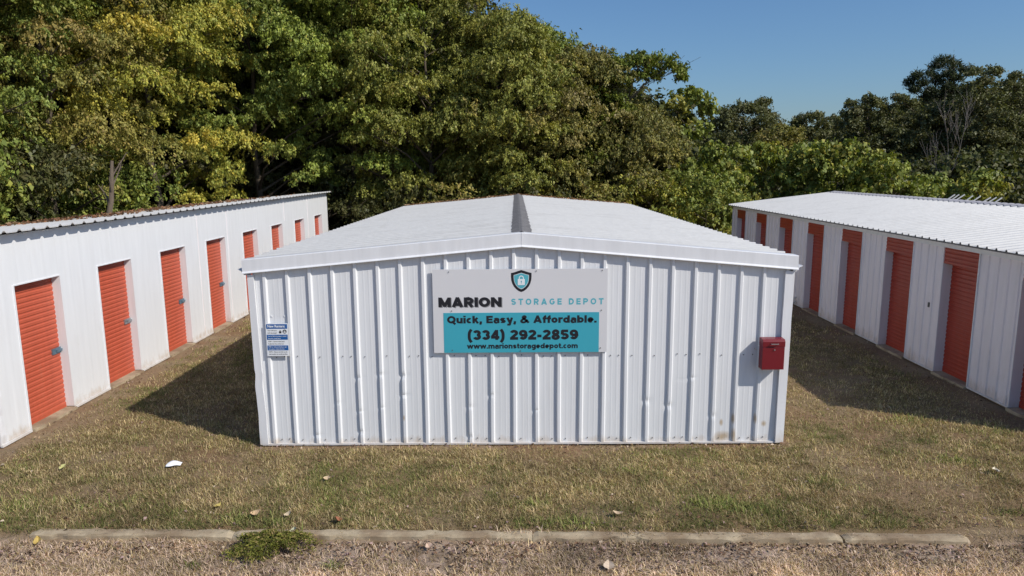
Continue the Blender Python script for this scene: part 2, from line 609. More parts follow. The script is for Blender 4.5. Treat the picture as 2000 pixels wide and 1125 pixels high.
# rake trim on the gable
for sg, xe in ((-1, ex0), (1, ex1)):
    P = []
    for x in (RID + sg * 0.001, xe):
        zt = roof_z(x) + 0.03
        P.append([(x, YF + 0.09, zt + 0.006), (x, YF - 0.055, zt + 0.006), (x, YF - 0.062, zt - 0.002), (x, YF - 0.062, zt - 0.155), (x, YF - 0.082, zt - 0.175), (x, YF - 0.082, zt - 0.182), (x, YF - 0.036, zt - 0.178)])
    mb = MB().grid(P if sg < 0 else P[::-1])
    n = len(P[1])
    mb.f.append(tuple(range(n, 2 * n)) if sg < 0 else tuple(range(0, n)))
    mb.build("rake_trim", TRIM, root, C0)
# seam strip at the peak of the trim
MB().box(RID - 0.004, RID + 0.004, YF - 0.065, YF - 0.0625, ZR_ - 0.125, ZR_ + 0.03).build("trim_seam", TRIM, root, C0)
# gutters along the eaves
for sg, xe in ((-1, ex0), (1, ex1)):
    x0 = xe - sg * 0.055
    poly = [(x0, 2.50), (x0, 2.415), (x0 + sg * 0.045, 2.415), (x0 + sg * 0.085, 2.47), (x0 + sg * 0.125, 2.485), (x0 + sg * 0.125, 2.495), (x0 + sg * 0.08, 2.48), (x0 + sg * 0.04, 2.425), (x0 + sg * 0.006, 2.425), (x0 + sg * 0.006, 2.50)]
    mb = MB().prism(poly, YF - 0.03, by1 + 0.05, 'y')
    mb.build("gutter", TRIM, root, C0)
# corner trims on the front, a little buckled
for sg, xa, xb in ((-1, -3.585, -3.475), (1, 3.575, 3.69)):
    rows = []
    for k in range(41):
        z = 0.02 + 2.40 * k / 40
        wob = 0.0
        if sg < 0:
            wob = 0.010 * math.exp(-((z - 1.02) / 0.05) ** 2) - 0.008 * math.exp(-((z - 0.85) / 0.10) ** 2) + 0.006 * math.exp(-((z - 0.45) / 0.12) ** 2)
        else:
            wob = -0.004 * math.exp(-((z - 1.75) / 0.15) ** 2)
        fl = 0.022 * z / 2.4 * sg
        xo, xi = (xa + fl, xb + fl * 2.2) if sg < 0 else (xb + fl, xa + fl * 0.6)
        gap = 0.018 * max(0, 0.75 - z) if sg > 0 else 0
        rows.append([(xo - sg * 0.002, YF + 0.10, z), (xo + wob, YF - 0.04, z), (xi + wob, YF - 0.042 - gap, z), (xi + wob * 0.5, YF - 0.005, z)])
    mb = MB().grid(rows)
    mb.build("corner_trim", TRIM, root, C0)
# screws along the middle girt and the base
scr = MB().tube([(0, -0.012, 0), (0, 0.004, 0)], [0.006, 0.007], 8)
s0 = scr.build("screw", DARKSCREW, root)
first = True
for k in range(23):
    for zz, jit in ((1.275, 0.012), (0.085, 0.01)):
        for du in (0.09,) if k % 3 else (0.09, 0.21):
            u = -3.3886 + 0.3048 * k + du
            if u > 3.5: continue
            loc = (u + random.uniform(-.01, .01) - C0[0], -0.002, zz + random.uniform(-jit, jit))
            if first:
                s0.location = loc
                first = False
            else:
                copy_to(s0, root, loc)
# ------------------------------------------------------------------ writing
def text_mesh(txt, bold=0.02, spacing=1.0, depth=0.0):
    cu = bpy.data.curves.new("lettering", 'FONT')
    cu.body = txt
    cu.offset = bold
    cu.space_character = spacing
    cu.resolution_u = 6
    cu.fill_mode = 'FRONT'
    ob = bpy.data.objects.new("lettering", cu)
    COL.objects.link(ob)
    dg = bpy.context.evaluated_depsgraph_get()
    dg.update()
    me = bpy.data.meshes.new_from_object(ob.evaluated_get(dg))
    bpy.data.objects.remove(ob)
    bpy.data.curves.remove(cu)
    return me


_cap = {}


def cap_h(bold):
    if bold not in _cap:
        me = text_mesh("H", bold)
        ys = [v.co.y for v in me.vertices]
        _cap[bold] = (min(ys), max(ys))
        bpy.data.meshes.remove(me)
    return _cap[bold]


def lettering(name, txt, x0, x1, base, cap, y, mat, parent, bold=0.02, spacing=1.0, heavy=0.0):
    """words facing -y: stretched to fit x0..x1, capital height `cap`, on the base line"""
    me = text_mesh(txt, bold, spacing)
    c0, c1 = cap_h(bold)
    co = np.zeros(len(me.vertices) * 3, np.float32)
    me.vertices.foreach_get("co", co)
    co = co.reshape(-1, 3)
    a, b2 = co[:, 0].min(), co[:, 0].max()
    X = x0 + (co[:, 0] - a) / (b2 - a) * (x1 - x0)
    Z = base + (co[:, 1] - c0) / (c1 - c0) * cap
    polys = [list(p.vertices) for p in me.polygons]
    bpy.data.meshes.remove(me)
    hw = heavy * cap
    X = (x0 + x1) / 2 + (X - (x0 + x1) / 2) * (1 - 2 * hw / (x1 - x0))
    VV, FF = [], []
    shifts = (0.0,) if not heavy else (-1.0, -0.5, 0.0, 0.5, 1.0)
    for q, sh in enumerate(shifts):
        o_ = len(VV)
        VV += [(float(a_) + sh * hw, y - 0.00009 * q, float(b_)) for a_, b_ in zip(X, Z)]
        FF += [tuple(o_ + i for i in p) for p in polys]
    me = bpy.data.meshes.new(name)
    me.from_pydata(VV, [], FF)
    me.materials.append(mat)
    me.update()
    o = bpy.data.objects.new(name, me)
    COL.objects.link(o)
    o.parent = parent
    return o


# ---- heavy sign letters drawn as strokes of one thickness
def arc(cx, cy, rx, ry, d0, d1, n=16):
    return [(cx + rx * math.cos(R(d0 + (d1 - d0) * i / n)), cy + ry * math.sin(R(d0 + (d1 - d0) * i / n))) for i in range(n + 1)]


def smooth(P, n=5):
    out = []
    for i in range(len(P) - 1):
        p0, p1, p2, p3 = P[max(i - 1, 0)], P[i], P[i + 1], P[min(i + 2, len(P) - 1)]
        for k in range(n):
            t = k / n
            out.append(tuple(0.5 * (2 * p1[q] + (p2[q] - p0[q]) * t + (2 * p0[q] - 5 * p1[q] + 4 * p2[q] - p3[q]) * t * t + (3 * p1[q] - p0[q] - 3 * p2[q] + p3[q]) * t ** 3) for q in (0, 1)))
    return out + [P[-1]]


def glyph(c, t):
    h, x = t / 2, 0.74
    stem = lambda X, a_=0.0, b_=1.0: [(X, a_), (X, b_)]
    oval = lambda W, cy, ry: arc(W / 2, cy, W / 2 - h, ry, 0, 360, 28)

    def ess(W, H):
        c1, r1 = (H - h + H / 2) / 2, (H - h - H / 2) / 2
        c2, r2 = (H / 2 + h) / 2, (H / 2 - h) / 2
        return arc(W / 2, c1, W / 2 - h, r1, 20, 270) + arc(W / 2, c2, W / 2 - h, r2, 90, -160)[1:]
    if c == ' ': return 0.34, []
    if c == 'M': return 1.06, [stem(h), stem(1.06 - h), [(h * 1.1, 0.9), (0.53, 0.12), (1.06 - h * 1.1, 0.9)]]
    if c == 'A': return 0.96, [[(h * 0.9, 0), (0.48, 0.94), (0.96 - h * 0.9, 0)], [(0.24, 0.27), (0.72, 0.27)]]
    if c in 'RP':
        W = 0.82
        g = [stem(h), [(h, 1 - h), (W * .5, 1 - h)] + arc(W * .5, (1 - h + .44) / 2, W * .5 - h, (1 - h - .44) / 2, 90, -90) + [(h, .44)]]
        if c == 'R': g.append([(W * .48, .46), (W - h * .9, 0)])
        return W, g
    if c == 'I': return t, [stem(h)]
    if c in 'OQ':
        g = [oval(0.96, .5, .5 - h)]
        if c == 'Q': g.append([(.5, .3), (.92, -.12)])
        return 0.96, g
    if c == 'N': return 0.9, [stem(h), stem(.9 - h), [(h, .92), (.9 - h, .08)]]
    if c == 'S': return 0.78, [ess(.78, 1.0)]
    if c == 'T': return 0.8, [[(0, 1 - h), (.8, 1 - h)], stem(.4, 0, 1 - h)]
    if c == 'G': return 0.92, [arc(.46, .5, .46 - h, .5 - h, 40, 340) + [(.92 - h, .45), (.52, .45)]]
    if c == 'E': return 0.72, [stem(h), [(h, 1 - h), (.72, 1 - h)], [(h, .5), (.68, .5)], [(h, h), (.72, h)]]
    if c == 'D': return 0.86, [stem(h), [(h, 1 - h), (.38, 1 - h)] + arc(.38, .5, .48 - h, .5 - h, 90, -90) + [(h, h)]]
    if c == 'u': return 0.7, [[(h, x), (h, .28)] + arc(.35, .28, .35 - h, .28 - h, 180, 360)[1:] + [(.7 - h, x)], stem(.7 - h, 0, x)]
    if c == 'i': return t, [stem(h, 0, x), [(h, .83), (h, 1.02)]]
    if c == 'c': return 0.60, [arc(.33, x / 2, .33 - h, x / 2 - h, 48, 312)]
    if c == 'k': return 0.72, [stem(h), [(h, .3), (.72 - h * 1.2, x)], [(.34, .42), (.72 - h * .8, 0)]]
    if c == ',': return t, [[(h, t), (h, .02), (h * .4, -.17)]]
    if c == '.': return t, [[(h, 0), (h, t)]]
    if c == 'a': return 0.66, [arc(.33, x * .68, .33 - h, x * .32 - h, 160, 0) + [(.66 - h, 0)], [(.66 - h, .42), (.3, .42)] + arc(.3, .26, .3 - h * .95, .26 - h + .06, 90, 300, 12)]
    if c == 's': return 0.62, [ess(.62, x)]
    if c == 'y': return 0.74, [[(h * .9, x), (.4, .05)], [(.74 - h * .9, x), (.36, -.2), (.1, -.19)]]
    if c == '&': return 0.94, [smooth([(.93, .04), (.6, .38), (.3, .68), (.3, .85), (.44, .92), (.56, .84), (.52, .68), (.24, .47), (.11, .27), (.2, .12), (.42, .1), (.64, .24), (.76, .48)])]
    if c == 'f': return 0.41, [[(.2, 0), (.2, .72)] + arc(.42, .72, .22, .2, 180, 95, 6), [(0, x - h), (.46, x - h)]]
    if c == 'o': return 0.7, [oval(.7, x / 2, x / 2 - h)]
    if c == 'r': return 0.46, [stem(h, 0, x), smooth([(h, .42), (.22, .6), (.5, x - h)])]
    if c == 'd': return 0.74, [oval(.7, x / 2, x / 2 - h), stem(.74 - h)]
    if c == 'b': return 0.74, [arc(.39, x / 2, .35 - h, x / 2 - h, 0, 360, 28), stem(h)]
    if c == 'p': return 0.74, [arc(.39, x / 2, .35 - h, x / 2 - h, 0, 360, 28), stem(h, -.27, x)]
    if c == 'g': return 0.74, [oval(.7, x / 2, x / 2 - h), [(.74 - h, x), (.74 - h, -.02)] + arc(.37, -.02, .37 - h, .17, 0, -150, 10)]
    if c == 'l': return t, [stem(h)]
    if c == 'e': return 0.68, [[(h, x / 2), (.68 - h, x / 2)] + arc(.34, x / 2, .34 - h, x / 2 - h, 0, 310, 20)]
    if c == '(': return 0.4, [smooth([(.34, 1.06), (.17, .76), (h, .41), (.17, .06), (.34, -.24)])]
    if c == ')': return 0.4, [smooth([(.06, 1.06), (.23, .76), (.4 - h, .41), (.23, .06), (.06, -.24)])]
    if c == '3': return 0.74, [arc(.36, (1.5 - h) / 2, .36 - h, (.5 - h) / 2, 165, -90), arc(.37, (.5 + h) / 2, .37 - h, (.5 - h) / 2, 90, -165)]
    if c == '4': return 0.78, [stem(.54), [(.52, .95), (h * .8, .27)], [(.02, .26), (.78, .26)]]
    if c == '2': return 0.74, [arc(.37, .68, .37 - h, .32 - h, 170, -35) + [(h * 1.3, h * 1.6)], [(0.01, h), (.74, h)]]
    if c == '9': return 0.76, [oval(.76, .66, .34 - h), [(.76 - h, .66), (.76 - h, .4)] + arc(.38, .4, .38 - h, .4 - h, 0, -150, 14)]
    if c == '8': return 0.76, [arc(.38, .75 - h / 4, .34 - h, .25 - h / 2, 0, 360, 24), arc(.38, .26, .38 - h, .26 - h * .7, 0, 360, 24)]
    if c == '5': return 0.74, [[(.68, 1 - h), (.16, 1 - h), (.13, .5)], arc(.35, .33, .39 - h, .33 - h, 140, -160, 20)]
    if c == '-': return 0.42, [[(0.02, .37), (.40, .37)]]
    if c == 'w': return 1.06, [[(h * .6, x), (.29, .07), (.53, x * .93), (.77, .07), (1.06 - h * .6, x)]]
    if c in 'mn':
        g = [stem(h, 0, x)]
        hump = lambda a_, b_: arc((a_ + b_) / 2, .44, (b_ - a_) / 2, x - h - .44, 180, 0) + [(b_, 0)]
        if c == 'n': return 0.7, g + [hump(h, .7 - h)]
        return 1.08, g + [hump(h, .54), hump(.54, 1.08 - h)]
    if c == 't': return 0.43, [[(.2, .94), (.2, .2)] + arc(.4, .22, .2, .22 - h, 180, 280, 8), [(0, x - h), (.46, x - h)]]
    return 0.4, []


def sign_words(txt, x0, x1, base, cap, y, mat, parent, t=0.24, track=0.1):
    mb = MB()
    cur, strokes = 0.0, []
    for c in txt:
        w, g = glyph(c, t)
        for line in g:
            piece = [(line[0][0] + cur, line[0][1])]
            for i in range(1, len(line)):          # split at sharp corners so every stroke keeps its thickness
                p = (line[i][0] + cur, line[i][1])
                piece.append(p)
                if i < len(line) - 1:
                    ax, ay = p[0] - piece[-2][0], p[1] - piece[-2][1]
                    bx, by = line[i + 1][0] - line[i][0], line[i + 1][1] - line[i][1]
                    if ax * bx + ay * by < 0.3 * math.hypot(ax, ay) * math.hypot(bx, by):
                        l_ = math.hypot(ax, ay)
                        piece[-1] = (p[0] + ax / l_ * t * 0.22, p[1] + ay / l_ * t * 0.22)
                        strokes.append(piece)
                        l_ = math.hypot(bx, by)
                        piece = [(p[0] - bx / l_ * t * 0.22, p[1] - by / l_ * t * 0.22)]
            strokes.append(piece)
        cur += w + track
    cur -= track
    kx = (x1 - x0) / cur
    for q, line in enumerate(strokes):
        n = len(line)
        closed = abs(line[0][0] - line[-1][0]) + abs(line[0][1] - line[-1][1]) < 1e-4
        rows = []
        for i in range(n):
            a_ = line[i - 1] if i else (line[-2] if closed else None)
            b_ = line[i + 1] if i < n - 1 else (line[1] if closed else None)
            p = line[i]
            nm = []
            for u, v in ((a_, p), (p, b_)):
                if u is None or v is None: continue
                dx, dy = v[0] - u[0], v[1] - u[1]
                l_ = math.hypot(dx, dy) or 1
                nm.append((-dy / l_, dx / l_))
            mx, my = sum(k[0] for k in nm) / len(nm), sum(k[1] for k in nm) / len(nm)
            ll = max(0.38, mx * mx + my * my)
            mx, my = mx / ll * t / 2, my / ll * t / 2
            yy_ = y - 0.00004 * (q % 9)
            rows.append([(x0 + (p[0] + mx) * kx, yy_, base + (p[1] + my) * cap), (x0 + (p[0] - mx) * kx, yy_, base + (p[1] - my) * cap)])
        mb.grid(rows)
    return mb.build("lettering", mat, parent)


# ---- large business sign
SX0, SZ1, SU = -1.125, 2.475, 2.345 / 1735.0
SYF = YF - 0.047
sg_root = thing("business_sign", "large white and teal sign with shield padlock emblem and phone number on the ribbed wall", "sign", (0.05, SYF, 1.28))
SL = (0.05, SYF, 1.28)
sx = lambda u: SX0 + u * SU - SL[0]
sz = lambda v: SZ1 - v * SU - SL[2]
MB().box(sx(0), sx(1735), 0, 0.011, sz(848), sz(0)).build("panel", SIGNW, sg_root)
MB().box(sx(102), sx(1655), -0.0022, -0.0002, sz(847), sz(438)).build("teal_band", TEAL, sg_root)


def outline(name, pts, y, mat, parent):
    me = bpy.data.meshes.new(name)
    me.from_pydata([(p[0], y, p[1]) for p in pts], [], [tuple(range(len(pts)))])
    me.materials.append(mat)
    o = bpy.data.objects.new(name, me)
    COL.objects.link(o)
    o.parent = parent
    return o


def shield(cx, top, w, h):
    pts = [(cx, top)]
    right = [(0.16, 0.045), (0.33, 0.10), (0.5, 0.135), (0.5, 0.30), (0.485, 0.46), (0.44, 0.61), (0.36, 0.75), (0.25, 0.87), (0.12, 0.96), (0.0, 1.0)]
    pts += [(cx + a * w, top + b_ * h) for a, b_ in right]
    pts += [(cx - a * w, top + b_ * h) for a, b_ in reversed(right[:-1])]
    return [(sx(p[0]), sz(p[1])) for p in pts]


emb = outline("shield_emblem", shield(881, 10, 203, 220), -0.0015, BLACK, sg_root)
outline("shield_line", shield(881, 38, 150, 163), -0.0022, WINK, emb)
outline("shield_field", shield(881, 42, 142, 154), -0.0029, TEALT, emb)
lk = MB()
lk.box(sx(846), sx(916), -0.0046, -0.0034, sz(160), sz(100))
arc_o = [(881 + 25 * math.cos(a), 92 - 27 * math.sin(a)) for a in np.linspace(0, math.pi, 14)]
arc_i = [(881 + 16 * math.cos(a), 92 - 18 * math.sin(a)) for a in np.linspace(0, math.pi, 14)]
arc_o = [(906, 101)] + arc_o + [(856, 101)]
arc_i = [(897, 101)] + arc_i + [(865, 101)]
lk.grid([[(sx(a[0]), -0.004, sz(a[1])) for a in arc_o], [(sx(a[0]), -0.004, sz(a[1])) for a in arc_i]])
lk.build("padlock_mark", WINK, emb)
kh = MB()
kh.prism([(sx(881 + 6 * math.cos(a)), sz(122 - 6 * math.sin(a))) for a in np.linspace(0, 2 * math.pi, 12, endpoint=False)], -0.0056, -0.0048, 'y')
kh.box(sx(878), sx(884), -0.0056, -0.0048, sz(144), sz(124))
kh.build("keyhole_mark", TEALT, emb)
sign_words("MARION", sx(63), sx(692), sz(386), 98 * SU, -0.0006, GREYINK, sg_root, 0.29, 0.07)
sign_words("MARION", sx(55), sx(684), sz(379), 98 * SU, -0.0014, BLACK, sg_root, 0.29, 0.07)
sign_words("STORAGE DEPOT", sx(780), sx(1697), sz(360), 63 * SU, -0.0010, TEALT, sg_root, 0.23, 0.42)
sign_words("Quick, Easy, & Affordable.", sx(138), sx(1630), sz(545), 76 * SU, -0.0032, BLACK, sg_root, 0.26, 0.075)
sign_words("(334) 292-2859", sx(341), sx(1446), sz(716), 102 * SU, -0.0032, BLACK, sg_root, 0.27, 0.075)
sign_words("www.marionstoragedepot.com", sx(334), sx(1444), sz(806), 54 * SU, -0.0032, BLACK, sg_root, 0.24, 0.075)
sc = MB().tube([(0, -0.006, 0), (0, 0.002, 0)], [0.006, 0.007], 8).build("screw", DARKSCREW, sg_root)
for i, (u, v) in enumerate([(165, 25), (1030, 20), (1680, 18), (185, 418), (1678, 418), (185, 820), (1672, 805), (870, 830)]):
    loc = (sx(u), -0.004, sz(v))
    if i == 0: sc.location = loc
    else: copy_to(sc, sg_root, loc)

# ---- small notice for renters
NL = (-3.25, YF - 0.05, 1.30)
nr = thing("notice_sign", "small blue and white instruction notice near the left corner of the ribbed wall", "sign", NL)
nw, nh = 0.30, 0.455
MB().box(-nw / 2, nw / 2, 0, 0.005, 0, nh).build("panel", WINK, nr)
nx_ = lambda u: -nw / 2 + u * nw          # 0..1 across, 0..1 down
nz_ = lambda v: nh * (1 - v)
for v0, v1 in ((0.025, 0.165), (0.345, 0.50), (0.675, 0.825)):
    MB().box(nx_(0.03), nx_(0.975), -0.0016, -0.0002, nz_(v1), nz_(v0)).build("blue_band", BLUE, nr)
lettering("lettering", "New Renters:", nx_(0.09), nx_(0.88), nz_(0.125), 0.036, -0.0028, WINK, nr, 0.03)
for tx, u1, v, mt in (("Your unit has a", 0.50, 0.232, BLACK), ("lock securing it", 0.50, 0.305, BLACK),
                      ("Use the following steps to obtain", 0.92, 0.405, WINK), ("the unit's combination:", 0.66, 0.475, WINK),
                      ("STEP 1:  Retrieve the Serial", 0.82, 0.570, BLACK), ("Code from front of the lock", 0.78, 0.640, BLACK),
                      ("STEP 2:  Call your facility to get", 0.90, 0.735, WINK), ("the code to unlock the lock", 0.80, 0.800, WINK),
                      ("STEP 3:  Return the lock to the", 0.92, 0.890, BLACK), ("site location to avoid any fees", 0.92, 0.955, BLACK)):
    lettering("lettering", tx, nx_(0.08), nx_(u1), nz_(v), 0.0155, -0.0028, mt, nr, 0.012)
pk = MB().box(nx_(0.60), nx_(0.70), -0.0025, -0.0005, nz_(0.30), nz_(0.245))
pk.grid([[(nx_(0.65) + r_ * math.cos(a), -0.0015, nz_(0.248) + r_ * 1.2 * math.sin(a)) for a in np.linspace(0, math.pi, 10)] for r_ in (0.013, 0.008)])
pk.build("padlock_mark", BLACK, nr)
dk = MB().prism([(nx_(0.85) + 0.027 * math.cos(a), nz_(0.25) + 0.027 * math.sin(a)) for a in np.linspace(0, 2 * math.pi, 20, endpoint=False)], -0.0025, -0.0005, 'y').build("disc_mark", BLACK, nr)
MB().box(nx_(0.80), nx_(0.90), -0.0042, -0.003, nz_(0.285), nz_(0.258)).box(nx_(0.815), nx_(0.885), -0.0042, -0.003, nz_(0.245), nz_(0.225)).build("disc_symbol", WINK, dk)
# two small tags left from older fixings above it belong to the wall
for u in (-3.325, -3.145):
    MB().box(u - 0.012, u + 0.012, YF - 0.006, YF + 0.001, 1.83, 1.855).build("fixing_tag", TRIM, root, C0)

# ---- red mailbox
ML = (3.435, YF - 0.045, 1.105)
mr = thing("mailbox", "red wall mailbox with slot handle and lock on the right corner of the ribbed wall", "mailbox", ML)
w2, dp, hh = 0.148, 0.135, 0.415
MB().prism([(0, 0), (-dp, 0), (-dp, hh - 0.105), (0, hh - 0.105)], -w2, w2, 'x').build("box", RED, mr, bevel=0.004)
MB().prism([(0.002, hh - 0.102), (-dp - 0.004, hh - 0.102), (-dp - 0.006, hh - 0.028), (-dp + 0.02, hh), (0.002, hh + 0.004)], -w2 - 0.003, w2 + 0.003, 'x').build("lid", RED, mr, bevel=0.004)
hd = MB()
hd.box(-0.045, 0.055, -dp - 0.034, -dp - 0.028, hh - 0.062, hh - 0.05)
hd.box(-0.045, -0.041, -dp - 0.029, -dp - 0.004, hh - 0.062, hh - 0.05)
hd.box(0.051, 0.055, -dp - 0.029, -dp - 0.004, hh - 0.062, hh - 0.05)
hd.build("handle", STEEL, mr)
MB().tube([(0.01, -dp + 0.002, hh - 0.14), (0.01, -dp - 0.014, hh - 0.14)], [0.010, 0.009], 12).build("lock", STEEL, mr)
MB().tube([(-0.2, 0.04, 0.255), (-0.185, -0.012, 0.24)], [0.004, 0.003], 6).build("bracket", STEEL, mr)


# ------------------------------------------------------------------ door builders
def curtain(y0, y1, z0, z1, x, sgn, per=0.0762, amp=0.011):
    """corrugated roll-up curtain in plane x facing sgn"""
    n = int(round((z1 - z0) / per))
    rows = []
    for k in range(n):
        for q, o_ in ((0.0, 0.0), (0.12, 1.0), (0.62, 1.0), (0.78, 0.15), (0.88, 0.0)):
            z = z0 + (k + q) * (z1 - z0) / n
            rows.append([(x + sgn * amp * o_, y0, z), (x + sgn * amp * o_, y1, z)])
    rows.append([(x, y0, z1), (x, y1, z1)])
    return MB().grid(rows)


def latch_mb(sgn):
    mb = MB()
    mb.box(-0.004 if sgn > 0 else -0.02, 0.02 if sgn > 0 else 0.004, -0.10, 0.10, -0.045, 0.045)
    mb.box(0.018 if sgn > 0 else -0.045, 0.045 if sgn > 0 else -0.018, -0.03, 0.14, -0.018, 0.018)
    return mb


# ---- left shed
LO = (XL, 9.30, 0)
lroot = thing("storage_building", "long white metal storage shed on the left with sunlit wall and orange doors", "building", LO)
LD = [(9.93, 10.96), (11.98, 13.05), (14.14, 15.23), (16.29, 17.37), (18.52, 19.57), (20.72, 21.72), (22.94, 23.97), (25.22, 26.2)]
ly0, ly1, DH = 9.30, 27.05, 2.185
RECL = 0.13
LZ = 2.93
lsl = 0.085
lroof = lambda x: LZ + 0.03 + lsl * (x - XL)
segs = []
prev = ly0
mb = MB()
prL = lambda a, b_: rib_profile(a, b_, ly0 + 0.1, 0.3048, 0.03, 0.03, 0.0010)
for (a, b_) in LD + [(ly1, None)]:
    mb.grid([[(XL + off, u, 0.035 + 0.0 * k) if k == 0 else (XL + off, u, 0.035 + (LZ - 0.035) * k / 12) for k in range(13)] for (u, off) in prL(prev, a)])
    if b_ is not None:
        mb.grid([[(XL + off, u, DH), (XL + off, u, LZ)] for (u, off) in prL(a, b_)])
        prev = b_
mb.grid([[(XL, ly0, 0.03), (XL, ly0, LZ)], [(XL - 4.0, ly0, 0.03), (XL - 4.0, ly0, lroof(XL - 4.0))]])
mb.grid([[(XL, ly1, 0.03), (XL, ly1, LZ)], [(XL - 4.0, ly1, 0.03), (XL - 4.0, ly1, lroof(XL - 4.0))]])
mb.grid([[(XL - 4.0, ly0, 0.03), (XL - 4.0, ly0, lroof(XL - 4.0))], [(XL - 4.0, ly1, 0.03), (XL - 4.0, ly1, lroof(XL - 4.0))]])
mb.build("wall", WHITE_SIDE, lroot, LO)
# ceiling edge under the roof sheet so the rib gaps read dark
mb = MB().box(XL - 3.98, XL - 0.004, ly0 + 0.01, ly1 - 0.01, LZ - 0.45, LZ - 0.40)
mb.build("ceiling", WHITE_GREY, lroot, LO)
rows = []
for (u, off) in rib_profile(ly0 - 0.1, ly1 + 0.08, ly0 + 0.05, 0.3048, 0.03, 0.035, 0.034):
    rows.append([(x, u, lroof(x) + off + (0.006 * math.sin(u * 2.2 + x) if abs(x - XL) > 0.2 else 0)) for x in (XL + 0.17, XL + 0.02, XL - 1.2, XL - 2.6, XL - 4.1)])
rmb = MB().grid(rows)
rmb.grid([[(r[0][0], r[0][1], r[0][2]), (r[0][0] - 0.002, r[0][1], r[0][2] - 0.012)] for r in rows])
rmb.build("roof", ROOF, lroot, LO)
# pieces of frame around the doors
for i, (a, b_) in enumerate(LD):
    fm = MB()
    fm.box(XL - RECL - 0.02, XL + 0.012, b_ - 0.004, b_ + 0.014, 0.04, DH + 0.014)       # far jamb
    fm.box(XL - RECL - 0.02, XL + 0.014, a - 0.016, a + 0.004, 0.03, DH + 0.014)         # near jamb
    fm.box(XL - RECL - 0.02, XL + 0.010, a + 0.004, b_ - 0.004, DH - 0.002, DH + 0.016)    # head
    fm.build("door_frame", TRIM, lroot, LO)
    MB().box(XL - RECL - 0.06, XL + 0.06, a + 0.006, b_ - 0.006, -0.1, 0.03).build("threshold", CONC, lroot, LO)
w = LD[0][1] - LD[0][0]
dm = curtain(0.0, 1.0, 0.055, DH, 0, 1)
dm.box(-0.012, 0.012, 0, 1, 0.03, 0.06)
d0 = dm.build("roll_up_door", ORANGE, lroot)
lt = latch_mb(1).build("latch", BLUESTEEL, d0)
lt.location = (0.01, 0.90, 0.99)
for i, (a, b_) in enumerate(LD):
    loc = (-RECL, a - LO[1], 0)
    d = d0 if i == 0 else copy_to(d0, lroot, loc)
    d.location = loc
    d.scale = (1, b_ - a, 1)
    if i in (1, 3, 5, 6):
        for ch in d.children:
            ch.data = ch.data.copy() if i == 1 else ch.data
            ch.location = (0.01, 0.90, 1.02)
            if i == 1:
                ch.data.materials[0] = STEEL
prev = ly0
for (a, b_) in LD + [(ly1, None)]:
    MB().box(XL - 0.01, XL + 0.035, prev + (0.016 if prev > ly0 else 0), a - 0.018, 0.0, 0.033).build("base_trim", TRIM, lroot, LO)
    prev = b_
MB().box(XL - 3.9, XL - 0.02, ly0 + 0.03, ly1 - 0.03, -0.2, 0.026).build("foundation", CONC, lroot, LO)
ct = MB().grid([[(XL - 0.08, ly0 - 0.012, z), (XL + 0.016 + 0.012 * math.sin(z * 9) * (z < 0.8), ly0 - 0.012, z), (XL + 0.018 + 0.01 * math.sin(z * 11) * (z < 0.8), ly0 + 0.1, z)] for z in np.linspace(0.02, LZ, 22)])
ct.build("corner_trim", TRIM, lroot, LO)
# seams between wall sheets
for yy in (15.9, 17.55, 21.95, 24.45):
    MB().box(XL + 0.0005, XL + 0.009, yy, yy + 0.008, DH + 0.05 if yy in (21.95,) else 0.05, LZ - 0.02).build("wall_seam", WHITE_GREY, lroot, LO)

# ---- right shed
RO = (XR, 9.40, 0)
rroot = thing("storage_building", "long metal storage shed on the right with bright white roof and shaded red doors", "building", RO)
RD = [(9.68, 10.66), (11.70, 12.68), (13.67, 14.70), (15.71, 16.72), (17.69, 18.70), (19.71, 20.71), (21.78, 22.74), (23.80, 24.71)]
ry0_, ry1_ = 9.40, 25.2
RZ, RECR = 2.345, 0.16
RX2 = 14.7
rxr = 11.22
rsl = (2.885 - 2.47) / (rxr - 7.58)
rroof = lambda x: 2.885 - rsl * abs(x - rxr)
mb = MB()
prev = ry0_
prR = lambda a, b_: [(u, off) for (u, off) in rib_profile(a, b_, ry0_ + 0.13, 0.1524 * 1.6, 0.035, 0.014, 0.02)]
for (a, b_) in RD + [(ry1_, None)]:
    mb.grid([[(XR - off, u, 0.05), (XR - off, u, RZ)] for (u, off) in prR(prev, a)])
    if b_ is not None:
        prev = b_
for yy in (ry0_, ry1_):
    mb.grid([[(XR, yy, 0.03), (XR, yy, rroof(XR) - 0.02)], [(rxr, yy, 0.03), (rxr, yy, rroof(rxr) - 0.02)], [(RX2, yy, 0.03), (RX2, yy, rroof(RX2) - 0.02)]])
mb.grid([[(RX2, ry0_, 0.03), (RX2, ry0_, rroof(RX2) - 0.02)], [(RX2, ry1_, 0.03), (RX2, ry1_, rroof(RX2) - 0.02)]])
mb.build("wall", WHITE_GREY, rroot, RO)
MB().box(XR - 0.03, XR + 0.02, ry0_, ry1_, RZ, rroof(XR) - 0.01).build("eave_trim", TRIM, rroot, RO)
for xe in (7.575, RX2 + 0.15):
    rows = []
    for (u, off) in rib_profile(ry0_ - 0.05, ry1_ + 0.06, ry0_ + 0.1, 0.2286, 0.03, 0.014, 0.032):
        row = []
        for k in range(8):
            x = rxr + (xe - rxr) * k / 7
            row.append((x, u, rroof(x) + off + (0.004 * math.sin(u * 2.1 + x * 1.3) if 0 < k < 7 else 0)))
        rows.append(row)
    mb = MB().grid(rows)
    mb.build("roof_slope", ROOF, rroot, RO)
MB().box(7.582, 7.594, ry0_ - 0.05, ry1_ + 0.05, rroof(7.58) - 0.028, rroof(7.58) - 0.004).build("eave_strip", CAPM, rroot, RO)
